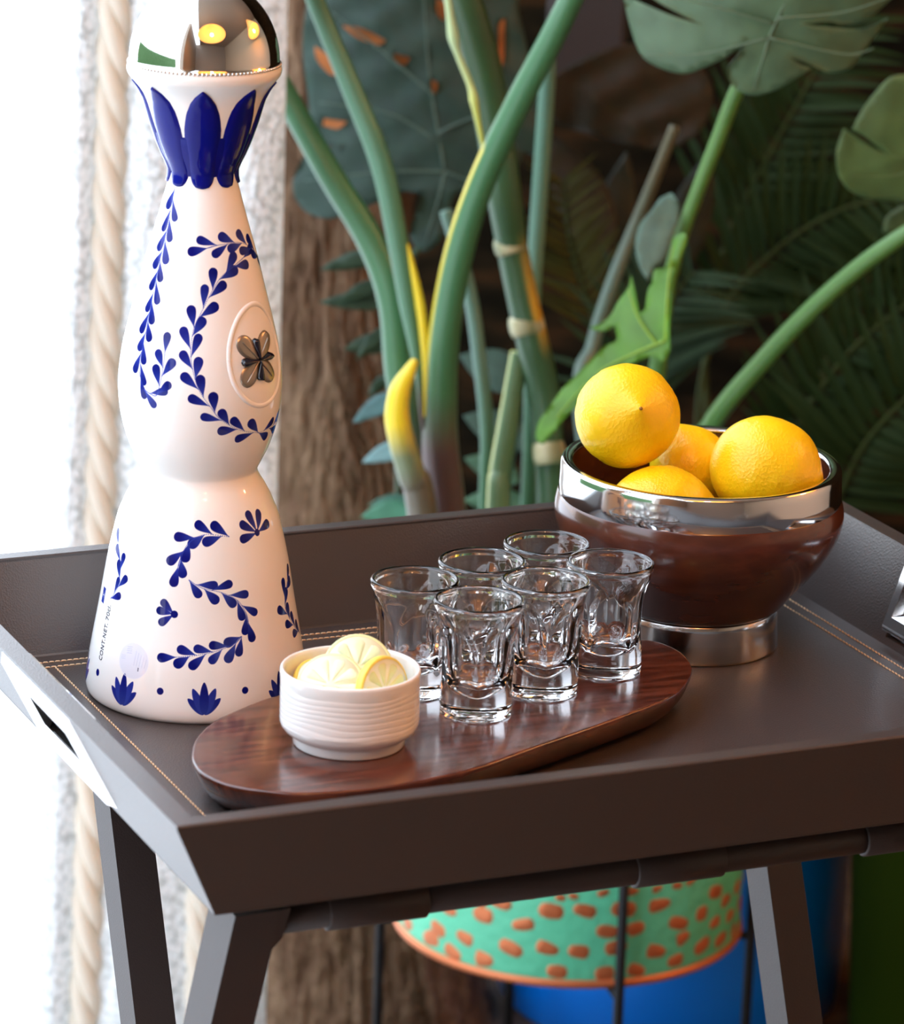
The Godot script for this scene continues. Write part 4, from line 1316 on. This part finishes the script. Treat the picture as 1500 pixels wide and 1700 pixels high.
func build_palms() -> void:
	var meshes := [leaflet_mesh(0.22), leaflet_mesh(0.34), leaflet_mesh(0.12)]
	var rng := RandomNumberGenerator.new()
	rng.seed = 41
	var root := at(1240, 1250, 3.13)
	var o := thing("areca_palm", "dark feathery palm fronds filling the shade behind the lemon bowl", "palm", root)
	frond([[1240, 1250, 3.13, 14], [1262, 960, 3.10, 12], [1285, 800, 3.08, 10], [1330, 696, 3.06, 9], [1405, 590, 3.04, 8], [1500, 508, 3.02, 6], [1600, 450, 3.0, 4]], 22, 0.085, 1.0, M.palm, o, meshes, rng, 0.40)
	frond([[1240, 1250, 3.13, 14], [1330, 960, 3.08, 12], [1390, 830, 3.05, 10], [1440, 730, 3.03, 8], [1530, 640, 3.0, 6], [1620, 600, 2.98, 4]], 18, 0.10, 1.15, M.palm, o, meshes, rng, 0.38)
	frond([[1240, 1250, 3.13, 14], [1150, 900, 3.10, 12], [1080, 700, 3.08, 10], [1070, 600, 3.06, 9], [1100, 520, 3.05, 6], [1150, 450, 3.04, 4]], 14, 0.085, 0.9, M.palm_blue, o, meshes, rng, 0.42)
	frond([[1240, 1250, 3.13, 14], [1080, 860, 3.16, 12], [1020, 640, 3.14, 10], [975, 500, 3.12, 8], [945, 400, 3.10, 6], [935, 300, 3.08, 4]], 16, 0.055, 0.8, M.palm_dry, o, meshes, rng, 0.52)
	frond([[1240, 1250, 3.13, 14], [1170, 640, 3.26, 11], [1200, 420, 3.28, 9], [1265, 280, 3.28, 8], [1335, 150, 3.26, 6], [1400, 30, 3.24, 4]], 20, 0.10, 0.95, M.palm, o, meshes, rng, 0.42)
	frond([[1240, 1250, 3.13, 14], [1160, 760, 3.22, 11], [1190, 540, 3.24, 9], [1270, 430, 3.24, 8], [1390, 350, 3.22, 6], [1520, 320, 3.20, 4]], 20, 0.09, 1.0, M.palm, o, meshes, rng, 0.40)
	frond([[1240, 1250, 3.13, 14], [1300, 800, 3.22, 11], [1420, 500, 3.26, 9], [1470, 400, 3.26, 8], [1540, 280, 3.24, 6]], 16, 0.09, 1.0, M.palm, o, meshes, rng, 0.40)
	# broad brown blade in the shade
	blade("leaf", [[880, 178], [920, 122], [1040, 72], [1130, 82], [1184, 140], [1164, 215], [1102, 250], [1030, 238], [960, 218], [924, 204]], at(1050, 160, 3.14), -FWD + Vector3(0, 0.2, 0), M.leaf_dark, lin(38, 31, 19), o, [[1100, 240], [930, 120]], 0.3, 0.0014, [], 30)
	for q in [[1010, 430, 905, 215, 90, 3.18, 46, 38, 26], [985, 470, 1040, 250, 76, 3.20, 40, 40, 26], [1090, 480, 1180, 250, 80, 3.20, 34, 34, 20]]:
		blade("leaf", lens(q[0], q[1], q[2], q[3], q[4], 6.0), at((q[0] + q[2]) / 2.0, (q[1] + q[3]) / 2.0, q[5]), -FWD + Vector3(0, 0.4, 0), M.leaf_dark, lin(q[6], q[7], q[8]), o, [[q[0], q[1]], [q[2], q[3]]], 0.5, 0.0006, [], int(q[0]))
	# low shrub at the foot of the trunk
	var sroot := at(640, 1330, 2.92)
	var s := thing("shrub", "low plant with pointed dark green leaves beside the brown trunk", "plant", sroot)
	stem("stem", [[640, 1330, 2.92, 12], [660, 800, 2.92, 10], [650, 600, 2.92, 8], [640, 420, 2.92, 5]], shade(lin(60, 74, 44), lin(60, 74, 44), 0.0, 1.0), s, 8)
	for q in [[640, 425, 530, 448, 30], [645, 470, 560, 500, 26], [648, 505, 528, 502, 30], [655, 570, 570, 580, 34], [650, 540, 590, 600, 24], [655, 620, 610, 660, 22], [640, 400, 575, 372, 26], [645, 440, 700, 410, 24]]:
		var a := at((q[0] + q[2]) / 2.0, (q[1] + q[3]) / 2.0, 2.92)
		blade("leaf", lens(q[0], q[1], q[2], q[3], q[4], 4.0), a, -FWD + Vector3(0, 0.6, 0), M.leaf_dark, lin(46, 64, 46), s, [[q[0], q[1]], [q[2], q[3]]], 0.6, 0.0003, [], int(q[3]))

func build_trunk() -> void:
	var foot := at(602, 1640, 3.06)
	foot.y = 0.0
	var top := at(520, -200, 3.28)
	var o := begin()
	var nz := noise(1.0, FastNoiseLite.TYPE_SIMPLEX, 3, 3)
	var nf := noise(1.0, FastNoiseLite.TYPE_SIMPLEX, 9, 4)
	var seg := 220
	var rows := 170
	var P := []
	var C := []
	for j in rows + 1:
		var t := float(j) / rows
		var y := top.y * t
		var c := foot.lerp(top, pow(t, 0.9)) 
		var r := lerpf(0.112, 0.074, clampf(y / 0.45, 0.0, 1.0))
		var ring := PackedVector3Array()
		var cr := PackedColorArray()
		for i in seg:
			var a := TAU * i / seg
			# furrows run up the bark and drift slowly round it
			var w := a + 0.35 * nz.get_noise_2d(y * 2.2, 4.0 * sin(a))
			var g := nz.get_noise_3d(cos(w) * 5.5, sin(w) * 5.5, y * 1.1)
			var ridge := pow(absf(g), 0.55)
			var f := nf.get_noise_3d(cos(a) * 6.0, sin(a) * 6.0, y * 26.0)
			var rr := r + 0.013 * (ridge - 0.5) + 0.0035 * f
			ring.append(Vector3(c.x - foot.x + cos(a) * rr, y, c.z - foot.z + sin(a) * rr))
			var k := clampf(0.5 + 0.45 * nf.get_noise_3d(cos(a) * 2.2 + 9.0, sin(a) * 2.2, y * 3.5) + 0.25 * f, 0.0, 1.0)
			cr.append(lin(74, 50, 36).lerp(lin(134, 108, 86), k))
		P.append(ring)
		C.append(cr)
	for j in rows:
		for i in seg:
			var i2 := (i + 1) % seg
			for q in [[j, i], [j, i2], [j + 1, i], [j, i2], [j + 1, i2], [j + 1, i]]:
				o.set_color(C[q[0]][q[1]])
				o.add_vertex(P[q[0]][q[1]])
	var m := put("tree_trunk", finish(o), M.bark)
	m.position = foot
	tag(m, "old brown tree trunk with deep vertical bark furrows behind the bottle", "tree trunk")

func build_curtain() -> void:
	# a heavy woven hanging: bands of glittering sequins with twisted cords between
	var D := 2.74
	var base := at(210, 1640, D)
	base.y = 0.0
	var o := thing("curtain", "off-white woven hanging with bands of silver sequins and twisted cream cords", "curtain", base)
	var y_top := 2.74
	var col := func(px_top: float, px_low: float, y: float) -> Vector3:
		# straight hanging lines, a little farther apart at the hem
		var a := at(px_top, 0, D)
		var b := at(px_low, 1700, D)
		return a.lerp(b, (a.y - y) / (a.y - b.y))
	for s in [[118.0, 58.0, 172.0, 122.0], [214.0, 158.0, 318.0, 322.0], [368.0, 340.0, 478.0, 440.0]]:
		var st := begin()
		var rows := 300
		var cols := 26
		var nz := noise(1.0, FastNoiseLite.TYPE_SIMPLEX, int(s[0]), 3)
		var G := []
		for back in 2:
			var P := []
			for j in rows + 1:
				var y := lerpf(0.0, y_top, float(j) / rows)
				var l: Vector3 = col.call(s[0], s[1], y)
				var r: Vector3 = col.call(s[2], s[3], y)
				var row := PackedVector3Array()
				for k in cols + 1:
					var t := float(k) / cols
					var bulge := sin(PI * t) * 0.016 + 0.0022 * nz.get_noise_2d(t * 9.0 + s[0], y * 130.0) + 0.003 * sin(y * 9.0 + t * 3.0)
					row.append(l.lerp(r, t) - FWD * (bulge if back == 0 else -0.004) - base)
				P.append(row)
			G.append(P)
		for j in rows:
			for k in cols:
				for back in 2:
					quad(st, G[back][j][k], G[back][j + 1][k], G[back][j + 1][k + 1], G[back][j][k + 1], -FWD if back == 0 else FWD)
		for j in rows:
			quad(st, G[0][j][0], G[0][j + 1][0], G[1][j + 1][0], G[1][j][0], -SIDE)
			quad(st, G[0][j][cols], G[0][j + 1][cols], G[1][j + 1][cols], G[1][j][cols], SIDE)
		put("sequin_band", finish(st), M.sequin, o)
	for s in [[192.0, 141.0], [342.0, 333.0]]:
		for ph in 3:
			var st := begin()
			var path := PackedVector3Array()
			for j in 860:
				var y := y_top * j / 859.0
				var c: Vector3 = col.call(s[0], s[1], y)
				var a := TAU * y / 0.105 + TAU * ph / 3.0
				path.append(c - base + SIDE * cos(a) * 0.0060 - FWD * (sin(a) * 0.0060 + 0.004))
			tube(st, path, [0.0068, 0.0068], 10, -FWD)
			put("cord_strand", finish(st), M.cord, o)

# ---------------------------------------------------------------- the room
func slab(called: String, a: Vector3, b: Vector3, m: Material) -> MeshInstance3D:
	# box between two room corners (depth, side, height)
	var st := begin(false)
	var basis := Basis(SIDE, Vector3.UP, -FWD)
	box(st, Vector3.ZERO, Vector3(absf(b.y - a.y), absf(b.z - a.z), absf(b.x - a.x)), 0.004, basis)
	var o := put(called, finish(st), m)
	o.position = room((a.x + b.x) / 2, (a.y + b.y) / 2, (a.z + b.z) / 2)
	return o

func build_room() -> void:
	tag(slab("floor", Vector3(-1.6, -0.24, -0.10), Vector3(3.85, 2.5, 0.0), M.floor), "brown wooden floor of the room", "", "", "structure")
	tag(slab("trim_1", Vector3(-4.0, -9.0, -0.12), Vector3(14.0, -0.24, 0.0), M.white), "bright white terrace paving outside", "", "", "structure")
	tag(slab("trim_2", Vector3(3.85, -0.24, -0.12), Vector3(14.0, 3.0, 0.0), M.white), "bright white terrace paving behind the house", "", "", "structure")
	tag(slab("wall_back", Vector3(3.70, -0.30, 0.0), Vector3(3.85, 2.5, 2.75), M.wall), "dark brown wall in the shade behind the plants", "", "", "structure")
	tag(slab("wall_left", Vector3(-1.75, -0.90, 0.0), Vector3(0.85, -0.75, 2.75), M.plaster), "taupe plaster wall at the left, beside the open terrace", "", "", "structure")
	tag(slab("wall_right", Vector3(-1.6, 2.5, 0.0), Vector3(3.85, 2.65, 2.75), M.plaster_warm), "plain cream plaster wall on the right", "", "", "structure")
	tag(slab("wall_front", Vector3(-1.75, -0.75, 0.0), Vector3(-1.6, 2.65, 2.75), M.plaster), "plain taupe plaster wall behind the viewer", "", "", "structure")
	tag(slab("ceiling", Vector3(-1.75, -0.40, 2.75), Vector3(3.85, 2.65, 2.90), M.plaster), "plain ceiling", "", "", "structure")
	tag(slab("trim_3", Vector3(3.40, 0.072, at(930, 118, 3.43).y), Vector3(3.46, 0.142, 2.75), M.taupe), "taupe panel edge hanging down behind the plants", "", "", "structure")

func build_hedge() -> void:
	# the garden hedge along the terrace's far side
	var o := thing("hedge", "clipped green hedge along the far side of the terrace, left of the viewer", "hedge", room(0.5, -5.2, 0.0))
	var st := begin()
	var nz := noise(1.0, FastNoiseLite.TYPE_SIMPLEX, 51, 3)
	var sec := [Vector2(0.45, 0.0), Vector2(0.5, 0.6), Vector2(0.48, 1.25), Vector2(0.3, 1.5), Vector2(-0.3, 1.5), Vector2(-0.48, 1.25), Vector2(-0.5, 0.6), Vector2(-0.45, 0.0)]
	var P := []
	for i in 121:
		var row := PackedVector3Array()
		for q in smooth2(sec, 6):
			var p: Vector3 = SIDE * q.x + Vector3(0, q.y, 0) + FWD * lerpf(-4.0, 4.0, i / 120.0)
			var n := nz.get_noise_3d(p.x * 5.0, p.y * 5.0, p.z * 5.0)
			row.append(p + (SIDE * signf(q.x) * 0.7 + Vector3(0, 0.5, 0)) * n * 0.12 * minf(1.0, q.y * 3.0))
		P.append(row)
	for i in 120:
		for k in P[0].size() - 1:
			var m: Vector3 = P[i][k]
			quad(st, P[i][k], P[i + 1][k], P[i + 1][k + 1], P[i][k + 1], SIDE * SIDE.dot(m) + Vector3(0, maxf(m.y - 0.8, 0.0), 0))
	put("foliage", finish(st), mat(c8(58, 92, 48), 0.7), o)

func lamp(where: Vector3, label: String, power: float) -> void:
	var o := thing("pendant_lamp", label, "lamp", where)
	var st := begin()
	lathe(st, PackedVector2Array([Vector2(0.54, 0.0), Vector2(0.542, 0.002), Vector2(0.10, 0.60), Vector2(0.0, 0.605), Vector2(0.0, 0.60), Vector2(0.098, 0.595), Vector2(0.538, 0.003), Vector2(0.54, 0.0)]), 48)
	put("lamp_shade", finish(st), M.lampshade, o)
	st = begin()
	tube(st, PackedVector3Array([Vector3(0, 0.60, 0), Vector3(0, 0.65, 0), Vector3(0, 2.75 - where.y, 0)]), [0.003, 0.003], 8, FWD)
	put("cord", finish(st), M.iron, o)
	var l := OmniLight3D.new()
	l.name = "bulb_light"
	l.light_color = Color(1.0, 0.80, 0.56)
	l.light_energy = power
	l.light_size = 0.06
	l.omni_range = 12.0
	l.omni_attenuation = 2.0
	l.shadow_enabled = true
	l.position = Vector3(0, 0.06, 0)
	o.add_child(l, true)

func _ready() -> void:
	# camera
	var cam := Camera3D.new()
	cam.name = "camera"
	add_child(cam)
	cam.transform = Transform3D(Basis(CX, CY, CZ).orthonormalized(), EYE)
	var ca := CameraAttributesPhysical.new()
	ca.frustum_focal_length = 12.0 / (850.0 / FOCAL)
	ca.exposure_aperture = 6.8
	ca.frustum_focus_distance = 2.11
	cam.attributes = ca
	cam.fov = rad_to_deg(2.0 * atan(850.0 / FOCAL))
	cam.current = true
	# overcast sky: the daylight that comes in from the left
	var sm := ProceduralSkyMaterial.new()
	sm.sky_top_color = Color(0.87, 0.93, 1.0)
	sm.sky_horizon_color = Color(0.965, 0.98, 1.0)
	sm.ground_bottom_color = Color(0.9, 0.9, 0.9)
	sm.ground_horizon_color = Color(0.97, 0.98, 0.98)
	sm.sky_energy_multiplier = 1.0
	sm.sun_angle_max = 1.0
	var sky := Sky.new()
	sky.sky_material = sm
	var env := Environment.new()
	env.background_mode = Environment.BG_SKY
	env.sky = sky
	env.background_energy_multiplier = 4.6
	env.tonemap_mode = Environment.TONE_MAPPER_LINEAR
	env.tonemap_exposure = 1.0
	env.sdfgi_enabled = true
	env.ssao_enabled = true
	env.ssil_enabled = true
	var we := WorldEnvironment.new()
	we.name = "world"
	we.environment = env
	add_child(we)
	make_materials()
	build_room()
	build_tray()
	build_stand()
	build_trunk()
	build_curtain()
	build_bottle()
	build_bowl()
	build_board()
	build_dish()
	build_glasses()
	build_slices()
	build_lemons()
	build_pots()
	build_philodendron()
	build_cane()
	build_monstera()
	build_palms()
	build_hedge()
	lamp(room(0.85, 0.22, 1.92), "warm glowing pendant lamp hanging high above, nearer the viewer", 0.30)
	lamp(room(2.4, 1.75, 1.85), "warm glowing pendant lamp hanging at the far right", 0.45)
